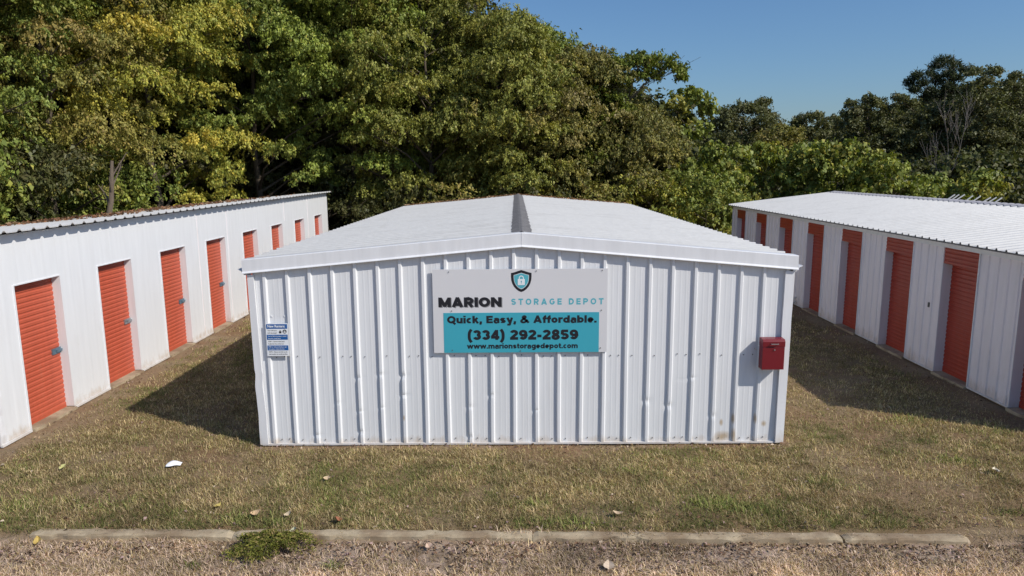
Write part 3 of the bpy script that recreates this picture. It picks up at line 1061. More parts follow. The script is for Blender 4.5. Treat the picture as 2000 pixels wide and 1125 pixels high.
MB().box(7.60, XR - 0.032, ry0_ - 0.02, ry1_ + 0.03, rroof(7.6) - 0.03, rroof(7.6) - 0.012).build("soffit", WHITE_GREY, rroot, RO)
rows = []
for (u, off) in rib_profile(ry0_ - 0.04, ry1_ + 0.05, ry0_ + 0.1, 0.2286, 0.03, 0.03, 0.024):
    rows.append([(rxr + dx, u, rroof(rxr + dx) + 0.02 + off + (0.016 if abs(dx) < 0.06 else 0)) for dx in (-0.17, -0.05, 0.0, 0.05, 0.17)])
MB().grid(rows).build("ridge_cap", CAPL, rroot, RO)
HB = 2.05
for i, (a, b_) in enumerate(RD):
    fm = MB()
    fm.box(XR - 0.016, XR + RECR + 0.02, b_ - 0.004, b_ + 0.012, 0.03, HB)
    fm.box(XR - 0.022, XR + 0.012, a - 0.018, a + 0.004, 0.03, RZ - 0.002)
    fm.box(XR + 0.012, XR + RECR + 0.02, a - 0.012, a + 0.004, 0.03, HB)
    fm.build("door_frame", TRIM, rroot, RO)
    MB().box(XR - 0.06, XR + RECR + 0.06, a + 0.006, b_ - 0.006, -0.1, 0.035).build("threshold", CONC, rroot, RO)
dm = curtain(0.0, 1.0, 0.08, HB + 0.02, 0, -1, 0.0762, 0.010)
dm.box(-0.012, 0.012, 0, 1, 0.036, 0.085)
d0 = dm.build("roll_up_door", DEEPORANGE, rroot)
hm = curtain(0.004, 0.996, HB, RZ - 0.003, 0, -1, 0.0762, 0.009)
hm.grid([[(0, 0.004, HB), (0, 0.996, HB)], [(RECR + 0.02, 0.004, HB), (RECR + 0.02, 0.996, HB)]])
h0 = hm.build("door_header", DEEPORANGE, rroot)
for i, (a, b_) in enumerate(RD):
    l1, l2 = (RECR, a - RO[1], 0), (0.002, a - RO[1], 0)
    d = d0 if i == 0 else copy_to(d0, rroot, l1)
    h = h0 if i == 0 else copy_to(h0, rroot, l2)
    d.location, h.location = l1, l2
    d.scale = h.scale = (1, b_ - a, 1)
prev = ry0_
for (a, b_) in RD + [(ry1_, None)]:
    MB().box(XR - 0.022, XR + 0.01, prev + (0.014 if prev > ry0_ else 0), a - 0.02, 0.02, 0.048).build("base_trim", TRIM, rroot, RO)
    prev = b_
MB().box(XR + 0.03, RX2 - 0.03, ry0_ + 0.03, ry1_ - 0.03, -0.2, 0.028).build("foundation", CONC, rroot, RO)
MB().box(XR - 0.035, XR + 0.05, ry1_ - 0.06, ry1_ + 0.012, 0.03, RZ - 0.002).build("corner_trim", WHITE_GREY, rroot, RO)
MB().box(XR - 0.028, XR - 0.011, 12.98, 13.02, 1.18, 1.27).build("wall_hook", DARKSCREW, rroot, RO)

# ---- pale poles leaning behind the right shed
pole_px = [(1848, 391, 1865, 380), (1856, 392, 1873, 380), (1865, 392, 1884, 380), (1884, 394, 1900, 382), (1897, 395, 1915, 383), (1917, 396, 1935, 385.6), (1927, 397, 1946, 385.6), (1939, 398, 1957, 386)]
for i, (p0, q0, p1, q1) in enumerate(pole_px):
    yy = 19.2
    a = at_y(p0, q0, yy)
    t_ = at_y(p1, q1, yy)
    d = (t_ - a)
    foot = a - d * (a[2] - 0.0) / d[2]
    mid = (foot + t_) / 2 + np.array((0, 0, -0.02))
    o = MB().tube([foot - t_ * 0, mid, t_], [0.019, 0.019, 0.018], 8).build("pole", RUSTPIPE, None, tuple(foot))
    tag(o, "thin pale metal pole leaning behind the ridge of the right shed", "pole", "pale poles leaning behind the right shed")

# ------------------------------------------------------------------ kerb
rows = []
kmb = MB()
ends = [(-5.20, -3.02), (-3.015, 0.15), (0.155, 3.36), (3.385, 4.66)]
kroot = thing("kerb", "weathered concrete kerb half buried along the front edge of the grass", "kerb", (-0.3, 6.885, 0))
for i, (a, b_) in enumerate(ends):
    n = max(4, int((b_ - a) / 0.06))
    rows = []
    dz = (0.0, 0.003, -0.002, -0.008)[i]
    for k in range(n + 1):
        x = a + (b_ - a) * k / n
        yc = CURB_Y(x)
        j = lambda s_: (vnoise(x * 1.0, s_ * 3.7, 0.12, 2) - 0.5) * 0.018 - 0.03 * max(0.0, vnoise(x, s_ * 0.7, 0.21, 4) - 0.8)
        e = 0.02 if k in (0, n) else 0
        rows.append([(x, yc - 0.062 + j(1), -0.14), (x, yc - 0.058 + 1.6 * j(1), -0.012 + dz + j(2) - e), (x, yc - 0.044 + 1.5 * j(3), 0.006 + dz + j(4) * 0.7 - e),
                     (x, yc, 0.012 + dz + j(5) * 0.5 - e), (x, yc + 0.05 + 2 * j(6), 0.006 + dz + j(7) * 0.6 - e), (x, yc + 0.07, -0.14)])
    mb = MB().grid(rows)
    m_ = len(rows[0])
    mb.f.append(tuple(range(m_)))
    mb.f.append(tuple(reversed(range(n * m_, (n + 1) * m_))))
    mb.build("kerb_length", CONC, kroot, (-0.3, 6.885, 0), smooth=False)


# ------------------------------------------------------------------ grass
def pick(pal, n):
    cols = np.array([c for c, w_ in pal])
    wts = np.array([w_ for c, w_ in pal], float)
    k = rng.choice(len(pal), n, p=wts / wts.sum())
    return cols[k]


STRAW = (0.55, 0.43, 0.245)
OLIVE = (0.29, 0.25, 0.10)
GREEN = (0.14, 0.165, 0.045)
BROWN = (0.25, 0.165, 0.085)
PINK = (0.55, 0.415, 0.32)


def blades(x, y, length, width, lean, col, zoff=0.0):
    n = len(x)
    az = rng.random(n) * 2 * np.pi
    lz = length * np.cos(lean)
    lh = length * np.sin(lean)
    dx, dy = np.cos(az), np.sin(az)
    z = ground_z(x, y) + zoff
    sxp, syp = -dy * width / 2, dx * width / 2
    b0 = np.stack([x - sxp, y - syp, z - 0.004], -1)
    b1 = np.stack([x + sxp, y + syp, z - 0.004], -1)
    t = np.stack([x + dx * lh, y + dy * lh, z + lz], -1)
    m1 = np.stack([x + dx * lh * 0.35 + sxp * 0.8, y + dy * lh * 0.35 + syp * 0.8, z + lz * 0.62], -1)
    m0 = np.stack([x + dx * lh * 0.35 - sxp * 0.8, y + dy * lh * 0.35 - syp * 0.8, z + lz * 0.62], -1)
    Vv = np.stack([b0, b1, m1, m0, t], 1).reshape(-1, 3)
    k = np.arange(n)[:, None] * 5
    F3 = np.concatenate([k + np.array([[0, 1, 2]]), k + np.array([[0, 2, 3]]), k + np.array([[3, 2, 4]])], 1).reshape(-1, 3)
    return Vv, F3, np.repeat(col, 3, axis=0)


def scatter(x0, x1, y0, y1, dens, per, spread):
    n = int((x1 - x0) * (y1 - y0) * dens / per)
    tx = x0 + rng.random(n) * (x1 - x0)
    ty = y0 + rng.random(n) * (y1 - y0)
    x = np.repeat(tx, per) + rng.normal(0, spread, n * per)
    y = np.repeat(ty, per) + rng.normal(0, spread, n * per)
    return x, y, np.repeat(rng.random(n), per)


VS, FS, CS = [], [], []


def add_blades(x, y, tr, lmin, lmax, wid, keep, gmix):
    ok = clear(x, y) & (rng.random(len(x)) < keep)
    x, y, tr, gm = x[ok], y[ok], tr[ok], gmix[ok]
    n = len(x)
    r1 = rng.random(n)
    cs = pick([(STRAW, 3.5), (OLIVE, 3.2), (BROWN, 2.6)], n)
    cg = pick([(GREEN, 4), (OLIVE, 3), ((0.17, 0.19, 0.055), 3)], n)
    col = np.where((r1 < gm)[:, None], cg, cs) * ((0.44 + 0.60 * rng.random(n) + 0.55 * tr) * (0.45 + 0.55 * vnoise(x, y, 0.22, 1) + 0.62 * fbm(x, y, 0.8, 2)))[:, None]
    L = (lmin + (lmax - lmin) * rng.random(n) ** 1.6) * (0.75 + 0.5 * tr)
    lean = np.clip(rng.normal(1.08, 0.36, n), 0.05, 1.52)
    v, f, c = blades(x, y, L, wid * (0.7 + 0.6 * rng.random(n)), lean, col)
    off = sum(len(q) for q in VS)
    VS.append(v)
    FS.append(f + off)
    CS.append(c)


def gmix_of(x, y):
    g = 2.0 * (fbm(x, y, 1.5, 5) - 0.46) + 0.9 * (vnoise(x, y, 0.28, 6) - 0.5) + 0.5 * (vnoise(x, y, 0.11, 2) - 0.5)
    g += 0.22 * np.exp(-((y - 7.25) / 0.22) ** 2) + 0.1 * np.clip((-3 - x) / 2, 0, 1)
    return np.clip(g, 0.03, 0.9)


for (x0, x1, y0, y1, dens, lm, lx, wid) in ((-6.4, 6.2, 6.97, 8.4, 4600, 0.025, 0.085, 0.0062), (-7.2, 7.7, 8.4, 10.2, 3600, 0.025, 0.075, 0.0068),
                                            (-7.2, -3.55, 10.2, 15, 2300, 0.025, 0.07, 0.0085), (3.65, 7.75, 10.2, 15, 2000, 0.025, 0.07, 0.0085),
                                            (-7.2, -3.55, 15, 27, 900, 0.03, 0.08, 0.013), (3.65, 7.75, 15, 27, 700, 0.03, 0.08, 0.013)):
    x, y, tr = scatter(x0, x1, y0, y1, dens * 1.7, 9, 0.03)
    add_blades(x, y, tr, lm * 1.1, lx * 1.12, wid * 0.78, np.clip(cover(x, y) * 1.5, 0.02, 1), gmix_of(x, y))
x, y, tr = scatter(-7.0, 7.6, 6.98, 12.5, 700, 5, 0.05)
ok = (np.abs(x - XL) > 0.05) & (np.abs(x - XR) > 0.05)
add_blades(x[ok], y[ok], tr[ok] * 0.6, 0.03, 0.09, 0.0045, np.ones(ok.sum()) * 0.9, np.zeros(ok.sum()))
# taller green tufts
for (px, py, nt_, sp) in ((470, 1015, 260, 0.16), (540, 1022, 200, 0.12), (640, 985, 120, 0.2), (1400, 985, 420, 0.22), (1475, 995, 260, 0.16), (1040, 985, 180, 0.14), (1080, 1020, 200, 0.15), (1120, 1025, 160, 0.15), (1235, 920, 160, 0.15),
                          (1610, 945, 200, 0.2), (1780, 820, 160, 0.2), (1990, 1000, 120, 0.12), (370, 1097, 40, 0.05), (650, 1098, 60, 0.05), (230, 985, 260, 0.3), (60, 985, 260, 0.3), (1940, 845, 150, 0.2), (1870, 900, 120, 0.16)):
    d = ray(px, py)
    t_ = -CAM_H / d.z
    cx, cy = d.x * t_, d.y * t_
    x = cx + rng.normal(0, sp, nt_)
    y = cy + rng.normal(0, sp * 0.45, nt_)
    add_blades(x, y, np.ones(nt_), 0.05, 0.11, 0.009, np.ones(nt_), np.ones(nt_) * 1.0)
# dead straw on the verge in front of the kerb
x, y, tr = scatter(-6.2, 6.2, 5.6, 6.87, 9500, 8, 0.035)
ok = (y < CURB_Y(x) - 0.045) | ((y < CURB_Y(x) + 0.03) & (rng.random(len(x)) < np.clip(0.12 + 0.6 * (vnoise(x, x * 0, 0.45, 5) > 0.6) + 0.75 * (x < -3.9) * (vnoise(x, y, 0.3, 2) > 0.4), 0, 1)))
x, y = x[ok], y[ok]
kp = np.clip(0.15 + 2.1 * (fbm(x, y, 0.7, 3) - 0.3) + 0.5 * np.clip((6.4 - y) / 0.25, 0, 1), 0.08, 1)
ok = rng.random(len(x)) < kp
x, y = x[ok], y[ok]
n = len(x)
pat = vnoise(x, y, 0.5, 6)
col = pick([(STRAW, 1.6), (PINK, 4.2), (BROWN, 1.6), ((0.30, 0.25, 0.12), 1.0)], n) * ((0.75 + 0.8 * rng.random(n)) * np.clip(0.55 + 0.75 * pat + 0.45 * np.clip((6.45 - y) / 0.3, 0, 1), 0.5, 1.5))[:, None]
v, f, c = blades(x, y, 0.02 + 0.08 * rng.random(n), 0.0042 + 0.003 * rng.random(n), np.clip(rng.normal(1.22, 0.28, n), 0.2, 1.53), col, np.where(y > CURB_Y(x) - 0.05, 0.035, 0.003))
off = sum(len(q) for q in VS)
VS.append(v); FS.append(f + off); CS.append(c)
grass = np_mesh("grass", np.concatenate(VS), 3, BLADE, np.concatenate(CS), faces=np.concatenate(FS))
tag(grass, kind="stuff", label="short dry olive and straw coloured grass around the storage buildings", cat="grass")


# ------------------------------------------------------------------ loose leaves
def unit(a):
    return a / np.maximum(np.linalg.norm(a, axis=-1, keepdims=True), 1e-6)


def leaf_quads(c, tip, nrm, L, W, fold=0.25):
    tip = unit(tip)
    side = unit(np.cross(tip, nrm))
    up = np.cross(side, tip)
    L = L[:, None]
    W = W[:, None]
    a = c - tip * L * 0.5
    b_ = c + side * W * 0.5 + up * W * fold - tip * L * 0.06
    t = c + tip * L * 0.5 - up * L * 0.12
    d = c - side * W * 0.5 + up * W * fold - tip * L * 0.06
    return np.stack([a, b_, t, d], 1).reshape(-1, 3)


def litter(name, x, y, z, L, pal, label):
    n = len(x)
    c = np.stack([x, y, z], -1)
    tip = rng.normal(0, 1, (n, 3)) * np.array([1, 1, 0.35])
    nrm = rng.normal(0, 0.45, (n, 3)) + np.array([0, 0, 1])
    col = pick(pal, n) * (0.6 + 0.8 * rng.random(n))[:, None]
    ll = L * (0.5 + rng.random(n))
    o = np_mesh(name, leaf_quads(c, tip, nrm, ll, ll * (0.35 + 0.35 * rng.random(n)), 0.35), 4, DRY, col)
    return tag(o, label, "leaves", None, "stuff")


LP = [((0.34, 0.24, 0.15), 3), ((0.21, 0.12, 0.075), 3), ((0.50, 0.40, 0.30), 1.6), ((0.13, 0.085, 0.07), 3), ((0.36, 0.25, 0.23), 2)]
n = 9000
x = -6.2 + 12.4 * rng.random(n)
y = 5.6 + 1.22 * rng.random(n) ** 0.7
kp = (y < CURB_Y(x) - 0.075) & (rng.random(n) < np.clip(2.2 * (fbm(x, y, 0.6, 2) - 0.3) + 0.6 * np.exp(-((y - 6.7) / 0.12) ** 2), 0.06, 1))
x1_, y1_ = x[kp], y[kp]
n = 1500
x = -7 + 14.4 * rng.random(n)
y = 6.98 + 4.5 * rng.random(n) ** 1.7
kp = clear(x, y)
x2_, y2_ = x[kp], y[kp]
n = 500
x = np.where(rng.random(n) < 0.5, XL + 0.06 + 0.3 * rng.random(n), XR - 0.06 - 0.3 * rng.random(n))
y = 9.5 + 15 * rng.random(n)
n3 = 260
x3_ = CX0 + (CX1 - CX0) * rng.random(n3)
y3_ = YF - 0.05 - 0.2 * rng.random(n3) ** 2
xx = np.concatenate([x1_, x2_, x, x3_])
yy = np.concatenate([y1_, y2_, y, y3_])
litter("fallen_leaves", xx, yy, ground_z(xx, yy) + 0.012 + 0.02 * rng.random(len(xx)), 0.036, LP, "small dry brown leaves and bits scattered over the verge and turf")
# leaf litter on the roofs
n = 2600
x = RID + (ex0 - RID) * rng.random(n) ** 0.9
x[: n // 3] = RID + (ex1 - RID) * rng.random(n // 3) ** 1.4
y = ry1 - 0.04 - 0.5 * rng.random(n) ** 2.2
z = ZR_ - slope * np.abs(x - RID) + 0.02 + 0.03 * rng.random(n)
litter("roof_leaf_litter", x, y, z, 0.075, [((0.30, 0.17, 0.09), 3), ((0.20, 0.11, 0.06), 3), ((0.40, 0.29, 0.18), 2)], "brown leaf litter along the far edge of the gabled roof")
n = 1800
y = 13.4 + 11.9 * rng.random(n)
x = XL - 0.55 - 2.9 * rng.random(n) ** 1.1
kp = rng.random(n) < np.clip(2.5 * (vnoise(x * 0.2, y, 0.8, 1) - 0.25), 0.1, 1)
x, y = x[kp], y[kp]
z = LZ + 0.03 + lsl * (x - XL) + 0.03 + 0.05 * rng.random(len(x))
litter("roof_leaf_litter", x, y, z, 0.085, [((0.26, 0.13, 0.075), 3), ((0.18, 0.10, 0.06), 3), ((0.34, 0.22, 0.13), 1)], "reddish brown leaf litter lying on the left shed roof")

# a few big fallen leaves one can pick out
big = [(563, 1012, (0.52, 0.42, 0.28)), (500, 1009, (0.55, 0.38, 0.22)), (426, 993, (0.50, 0.40, 0.12)), (660, 1022, (0.30, 0.12, 0.06)), (575, 1041, (0.62, 0.60, 0.40)), (640, 941, (0.50, 0.38, 0.24)), (1205, 1010, (0.50, 0.38, 0.25)),
       (1945, 925, (0.62, 0.55, 0.42)), (75, 1053, (0.50, 0.36, 0.10)), (125, 918, (0.5, 0.48, 0.2)), (1190, 1102, (0.58, 0.46, 0.34)), (838, 1066, (0.55, 0.40, 0.30))]
for i, (px, py, c) in enumerate(big):
    d = ray(px, py)
    t_ = -CAM_H / d.z
    x, y = d.x * t_, d.y * t_
    mb = MB()
    L, W = random.uniform(0.075, 0.11), random.uniform(0.035, 0.055)
    rows = []
    for k in range(7):
        s_ = k / 6
        hw = W * math.sin(math.pi * min(1, s_ * 0.92 + 0.06)) ** 0.8
        zc = 0.012 + 0.035 * (s_ - 0.4) ** 2 * 2
        rows.append([((s_ - 0.5) * L, -hw, zc + 0.016), ((s_ - 0.5) * L, 0, zc), ((s_ - 0.5) * L, hw, zc + 0.022)])
    mb.grid(rows)
    o = mb.build("fallen_leaf", plain("curled_leaf", c, 0.8, 0, 0.2, 60), None)
    o.location = (x, y, float(ground_z(x, y)) + 0.03)
    o.rotation_euler = (random.uniform(-.35, .35), random.uniform(-.35, .35), random.uniform(0, 6.28))
    tag(o, "single pale curled leaf lying on the turf or verge by the kerb", "leaf", "big curled leaves lying near the kerb")
# white litter
d = ray(340, 910)
t_ = -CAM_H / d.z
mb = MB()
rows = []
for k in range(11):
    a = -0.09 + 0.018 * k
    s_ = k / 10
    hgt = 0.05 * math.sin(math.pi * (0.12 + 0.80 * s_)) ** 0.8
    rows.append([(a, -0.05 - 0.01 * math.sin(7 * s_), 0.003), (a + 0.004, -0.04, hgt * 0.55), (a + 0.01, -0.018, hgt), (a + 0.012, 0.015, hgt * (0.9 + 0.15 * math.sin(5 * s_))), (a + 0.004, 0.038, hgt * 0.45), (a, 0.05, 0.004)])
mb.grid(rows)
cup = mb.build("foam_litter", FOAM, None, (0, 0, 0), smooth=True)
cup.location = (d.x * t_, d.y * t_, 0.02)
cup.rotation_euler = (0, 0, R(12))
tag(cup, "crumpled white foam scrap lying on the turf left of the gabled building", "litter")

# ------------------------------------------------------------------ low green weed over the kerb
d = ray(528, 1066)
t_ = -CAM_H / d.z
wc = np.array((d.x * t_, d.y * t_, 0.0))
wr = thing("weed_clump", "low bushy green weed spreading over the kerb in the foreground", "weed", tuple(wc))
n = 7500
a = rng.random(n) * 2 * np.pi
lobes = 1 + 0.28 * np.sin(3 * a + 1) + 0.22 * np.sin(5 * a + 2) + 0.15 * np.sin(11 * a)
rr = rng.random(n) ** 0.62 * lobes * (1 + 0.35 * rng.random(n) ** 4)
px_ = 0.40 * rr * np.cos(a) + 0.08 * rr * np.sin(a)
py_ = 0.23 * rr * np.sin(a)
thin = vnoise(px_ + 9, py_ + 9, 0.07, 3)
ok = rng.random(n) < np.clip(1.5 - 1.1 * rr + 0.9 * (thin - 0.5), 0.05, 1)
a, rr, px_, py_ = a[ok], rr[ok], px_[ok], py_[ok]
n = len(a)
top = 0.03 + 0.10 * np.clip(1 - (rr / 1.2) ** 2, 0, 1) * (0.35 + 1.2 * vnoise(px_ + 9, py_ + 9, 0.08, 2))
pz_ = top * (0.3 + 0.7 * rng.random(n) ** 0.5) - 0.045 + 0.035 * (py_ > 0)
tip = np.stack([np.cos(a), np.sin(a), rng.normal(0.35, 0.6, n)], -1) + rng.normal(0, 0.7, (n, 3))
nrm = np.array([0, -0.2, 1.0]) + rng.normal(0, 0.6, (n, 3))
col = pick([((0.17, 0.18, 0.035), 4), ((0.25, 0.24, 0.055), 3), ((0.11, 0.125, 0.03), 2.5), ((0.34, 0.25, 0.11), 2)], n) * (0.7 + 0.6 * rng.random(n))[:, None]
np_mesh("foliage", leaf_quads(np.stack([px_, py_, pz_], -1), tip, nrm, 0.024 + 0.022 * rng.random(n), 0.008 + 0.007 * rng.random(n)), 4, BLADE, col, wr)
st = MB()
for k in range(14):
    an = random.uniform(0, 6.28)
    st.tube([(0.03 * math.cos(an), 0.02 * math.sin(an), -0.07), (0.18 * math.cos(an), 0.1 * math.sin(an), 0.05), (0.36 * math.cos(an), 0.2 * math.sin(an), 0.02)], [0.004, 0.003, 0.002], 5)
st.build("stem", BARK, wr)

# ------------------------------------------------------------------ trees
P_YEL = [((0.3702, 0.3685, 0.0661), 4), ((0.4876, 0.4219, 0.0785), 3), ((0.2361, 0.2657, 0.0529), 3), ((0.6939, 0.4909, 0.0848), 0.8)]
P_LIM = [((0.2748, 0.3383, 0.0662), 4), ((0.1969, 0.245, 0.0524), 3), ((0.3839, 0.3997, 0.0803), 2.2), ((0.52, 0.395, 0.081), 0.2)]
P_GRN = [((0.2226, 0.2742, 0.0587), 4), ((0.1519, 0.198, 0.0449), 3), ((0.3196, 0.3294, 0.0716), 2.2), ((0.4477, 0.3578, 0.0749), 0.3)]
P_YOL = [((0.2754, 0.2881, 0.0646), 4), ((0.1933, 0.2112, 0.0503), 3), ((0.378, 0.3434, 0.0751), 2), ((0.3691, 0.2539, 0.089), 0.35)]
P_OLV = [((0.2536, 0.2423, 0.0614), 4), ((0.179, 0.1825, 0.0491), 3), ((0.3493, 0.2861, 0.069), 2), ((0.3439, 0.2303, 0.086), 0.8)]
P_BRN = [((0.2531, 0.2368, 0.0655), 3), ((0.1725, 0.1768, 0.05), 3), ((0.2982, 0.2284, 0.0928), 1.5), ((0.4251, 0.3571, 0.087), 1.2)]
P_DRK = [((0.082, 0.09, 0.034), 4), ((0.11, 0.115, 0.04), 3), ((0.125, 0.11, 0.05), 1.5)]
P_VIN = [((0.1573, 0.198, 0.0297), 4), ((0.115, 0.1485, 0.0257), 3), ((0.2178, 0.231, 0.0347), 1.5), ((0.2662, 0.176, 0.0594), 0.5)]
P_FAR = [((0.1141, 0.1254, 0.0515), 4), ((0.1521, 0.159, 0.0627), 3), ((0.1684, 0.1512, 0.0739), 1.5)]  # dark leaf tones lightened, standing in for haze on the far trees
P_KUD = [((0.1974, 0.2399, 0.0485), 4), ((0.2727, 0.2971, 0.0648), 3), ((0.1445, 0.1737, 0.0359), 2), ((0.4418, 0.3621, 0.0764), 1)]
P_PIN = [((0.05, 0.065, 0.03), 4), ((0.065, 0.078, 0.034), 2)]


def crown_leaves(c, r, pal, L, twigs=24, per=12, droop=0.6, flat=0.75, hue=0.18, aspect=0.52, tw=0.32):
    """c (n,3) clump centres, r radii: twigs on each clump's shell, leaves hung along each twig"""
    nt_ = np.maximum(9, (twigs * (r / 0.8) ** 1.6)).astype(int)
    ci = np.repeat(np.arange(len(c)), nt_)
    n = len(ci)
    d = unit(rng.normal(0, 1, (n, 3)))
    d[:, 2] = np.where(d[:, 2] < -0.25, -d[:, 2], d[:, 2])
    rho = r[ci] * (0.40 + 0.58 * rng.random(n) ** 0.6)
    base = c[ci] + d * rho[:, None] * np.array([1, 1, flat])
    td = unit(d * np.array([1, 1, 0.5]) + np.array([0, 0, -droop]) + rng.normal(0, 0.45, (n, 3)))
    tlen = tw * (0.5 + rng.random(n)) * np.clip(r[ci] / 0.8, 0.6, 1.6)
    k = np.repeat(np.arange(n), per)
    m_ = len(k)
    s_ = rng.random(m_)
    pos = base[k] + td[k] * (s_ * tlen[k])[:, None] + rng.normal(0, 0.055, (m_, 3)) * (L / 0.13)
    tip = td[k] * 0.7 + np.array([0, 0, -0.5 * droop]) + rng.normal(0, 0.55, (m_, 3))
    nrm = d[k] * 0.7 + np.array([0, 0, 0.55]) + rng.normal(0, 0.5, (m_, 3))
    ll = L * (0.6 + 0.8 * rng.random(m_))
    cl = pick(pal, len(c))           # each clump leans to one hue of the palette
    col = (pick(pal, m_) * 0.6 + cl[ci][k] * 0.4) * (1 + hue * rng.normal(0, 1, m_).clip(-2, 2))[:, None]
    col *= (0.85 + 0.3 * rng.random(n))[k][:, None]
    return leaf_quads(pos, tip, nrm, ll, ll * aspect * (0.8 + 0.4 * rng.random(m_))), np.clip(col, 0.004, 0.8)


def limbs(mb, base, top, rad, targets, seg=7, crook=0.25, sub=2):
    base, top = np.array(base, float), np.array(top, float)
    n = 7
    pts = []
    for k in range(n + 1):
        s_ = k / n
        pts.append(base + (top - base) * s_ + np.array([random.uniform(-1, 1), random.uniform(-1, 1), 0]) * crook * (0.3 + s_) * (0 < k < n))
    rad_ = [rad * (1.25 if k == 0 else 1) * (1 - 0.8 * k / n) for k in range(n + 1)]
    mb.tube(pts, rad_, seg)
    for tg in targets:
        tg = np.array(tg, float)
        hd = math.hypot(tg[0] - base[0], tg[1] - base[1])
        f = np.clip((tg[2] - 0.55 * hd - base[2]) / max(0.1, (top - base)[2]), 0.12, 0.93)
        k = f * n
        i = int(k)
        p0 = pts[i] + (pts[min(i + 1, n)] - pts[i]) * (k - i)
        mid = p0 * 0.5 + tg * 0.5 + np.array([random.uniform(-.3, .3), random.uniform(-.3, .3), 0.05 * hd])
        r0 = max(0.02, rad * (1 - 0.8 * f) * 0.5)
        mb.tube([p0, mid, tg], [r0, r0 * 0.6, r0 * 0.2], 5, False)
        for q in range(sub):
            e = tg + np.array([random.uniform(-.7, .7), random.uniform(-.7, .7), random.uniform(-.3, .6)])
            mb.tube([mid * 0.4 + tg * 0.6, e], [r0 * 0.35, 0.006], 4, False)


def envelope(cx, cy, z0, z1, rad, n, rmin=0.5, rmax=1.0, top=0.55):
    t = rng.random(n) ** 0.85
    prof_ = np.sqrt(np.clip(1 - ((t - (1 - top)) / np.where(t > 1 - top, top, 1 - top + 0.25)) ** 2, 0.02, 1))
    a = rng.random(n) * 2 * np.pi
    q = rad * prof_ * (0.55 + 0.5 * rng.random(n) ** 0.4) * (1 + 0.22 * np.sin(3 * a + cx) + 0.12 * rng.normal(0, 1, n))
    c = np.stack([cx + q * np.cos(a), cy + q * np.sin(a), z0 + (z1 - z0) * t], -1)
    return c, rmin + (rmax - rmin) * rng.random(n)


def tree(name, label, cat, base, clumps, pal, L, trunk_h, trunk_r, group=None, bark=None, twigs=24, per=12, lean=(0, 0), nl=14, **kw):
    c, r = clumps
    t = thing(name, label, cat, tuple(base), group)
    b0 = np.array(base, float)
    v, col = crown_leaves(c - b0, r, pal, L, twigs, per, **kw)
    mb = MB()
    idx = rng.choice(len(c), min(nl, len(c)), replace=False)
    limbs(mb, (0, 0, -0.25), (lean[0], lean[1], trunk_h), trunk_r, [c[i] - b0 for i in idx])
    mb.build("trunk", bark or BARK, t, smooth=True)
    np_mesh("crown", v, 4, LEAF, col, t)
    return t


G1 = "trees in the woods behind the sheds"
# name, label, x, y, crown bottom, top, radius, clumps, palette, leaf
woods = [
    ("yellow leaved tree at the left edge rising behind the near end of the left shed", -14.4, 13.6, 2.6, 9.4, 2.9, 105, P_YEL, .15),
    ("green leafy tree behind the left shed above its nearest orange door", -15.0, 18.0, 2.6, 12.5, 3.1, 120, P_GRN, .16),
    ("mottled olive tree behind the left shed above its second door", -14.2, 21.8, 3.4, 13.0, 2.9, 100, P_OLV, .16),
    ("leafy tree with drooping yellow green sprays over the middle of the left shed", -13.0, 25.6, 4.2, 12.6, 3.0, 115, P_YEL, .17),
    ("tall green tree beyond the far end of the left shed", -10.6, 29.6, 4.6, 14.0, 3.3, 125, P_GRN, .19),
    ("bright green tall tree standing over the left slope of the gabled roof", -6.9, 30.6, 5.2, 14.2, 3.1, 120, P_LIM, .19),
    ("broad yellow green tree with low sprays hanging behind the gabled roof left side", -3.7, 30.2, 2.6, 11.6, 2.8, 115, P_YOL, .18),
    ("olive tree directly behind the ridge of the gabled roof", -0.5, 30.6, 2.8, 9.9, 2.9, 120, P_YOL, .17),
    ("olive brown tree right of the roof ridge under the open sky", 2.4, 31.4, 2.4, 8.4, 2.5, 105, P_BRN, .17),
    ("yellowing thin tree with grey twigs behind the right slope of the gabled roof", 5.0, 31.8, 1.0, 6.4, 2.1, 80, P_BRN, .16),
]
for (lab, x, y, z0, z1, rad, n, pal, L) in woods:
    cl = envelope(x, y, z0, z1, rad, int(n * 1.15), 0.45, 1.1)
    if z0 > 3:
        k_ = 14
        aa = rng.random(k_) * 2 * np.pi
        low = np.stack([x + rad * 0.85 * np.cos(aa), y + rad * 0.85 * np.sin(aa), z0 - 1.5 * rng.random(k_)], -1)
        cl = (np.concatenate([cl[0], low]), np.concatenate([cl[1], 0.35 + 0.3 * rng.random(k_)]))
    tree("leafy_tree", lab, "tree", (x, y, 0), cl, pal, L * 0.58, z1 * 0.8, 0.17, G1, per=24, twigs=42, droop=0.9, nl=22)

# crown tops traced from the skyline at their own depth
def pxclumps(lst, y, dy=1.2, k=3):
    c, r = [], []
    for (px, py, pr_) in lst:
        for q in range(k):
            yy = y + random.uniform(-dy, dy)
            p = at_y(px + random.gauss(0, pr_ * 0.25), py + random.gauss(0, pr_ * 0.2), yy)
            c.append(p)
            r.append(pr_ * yy / F_PX * random.uniform(0.65, 1.0))
    return np.array(c), np.array(r)


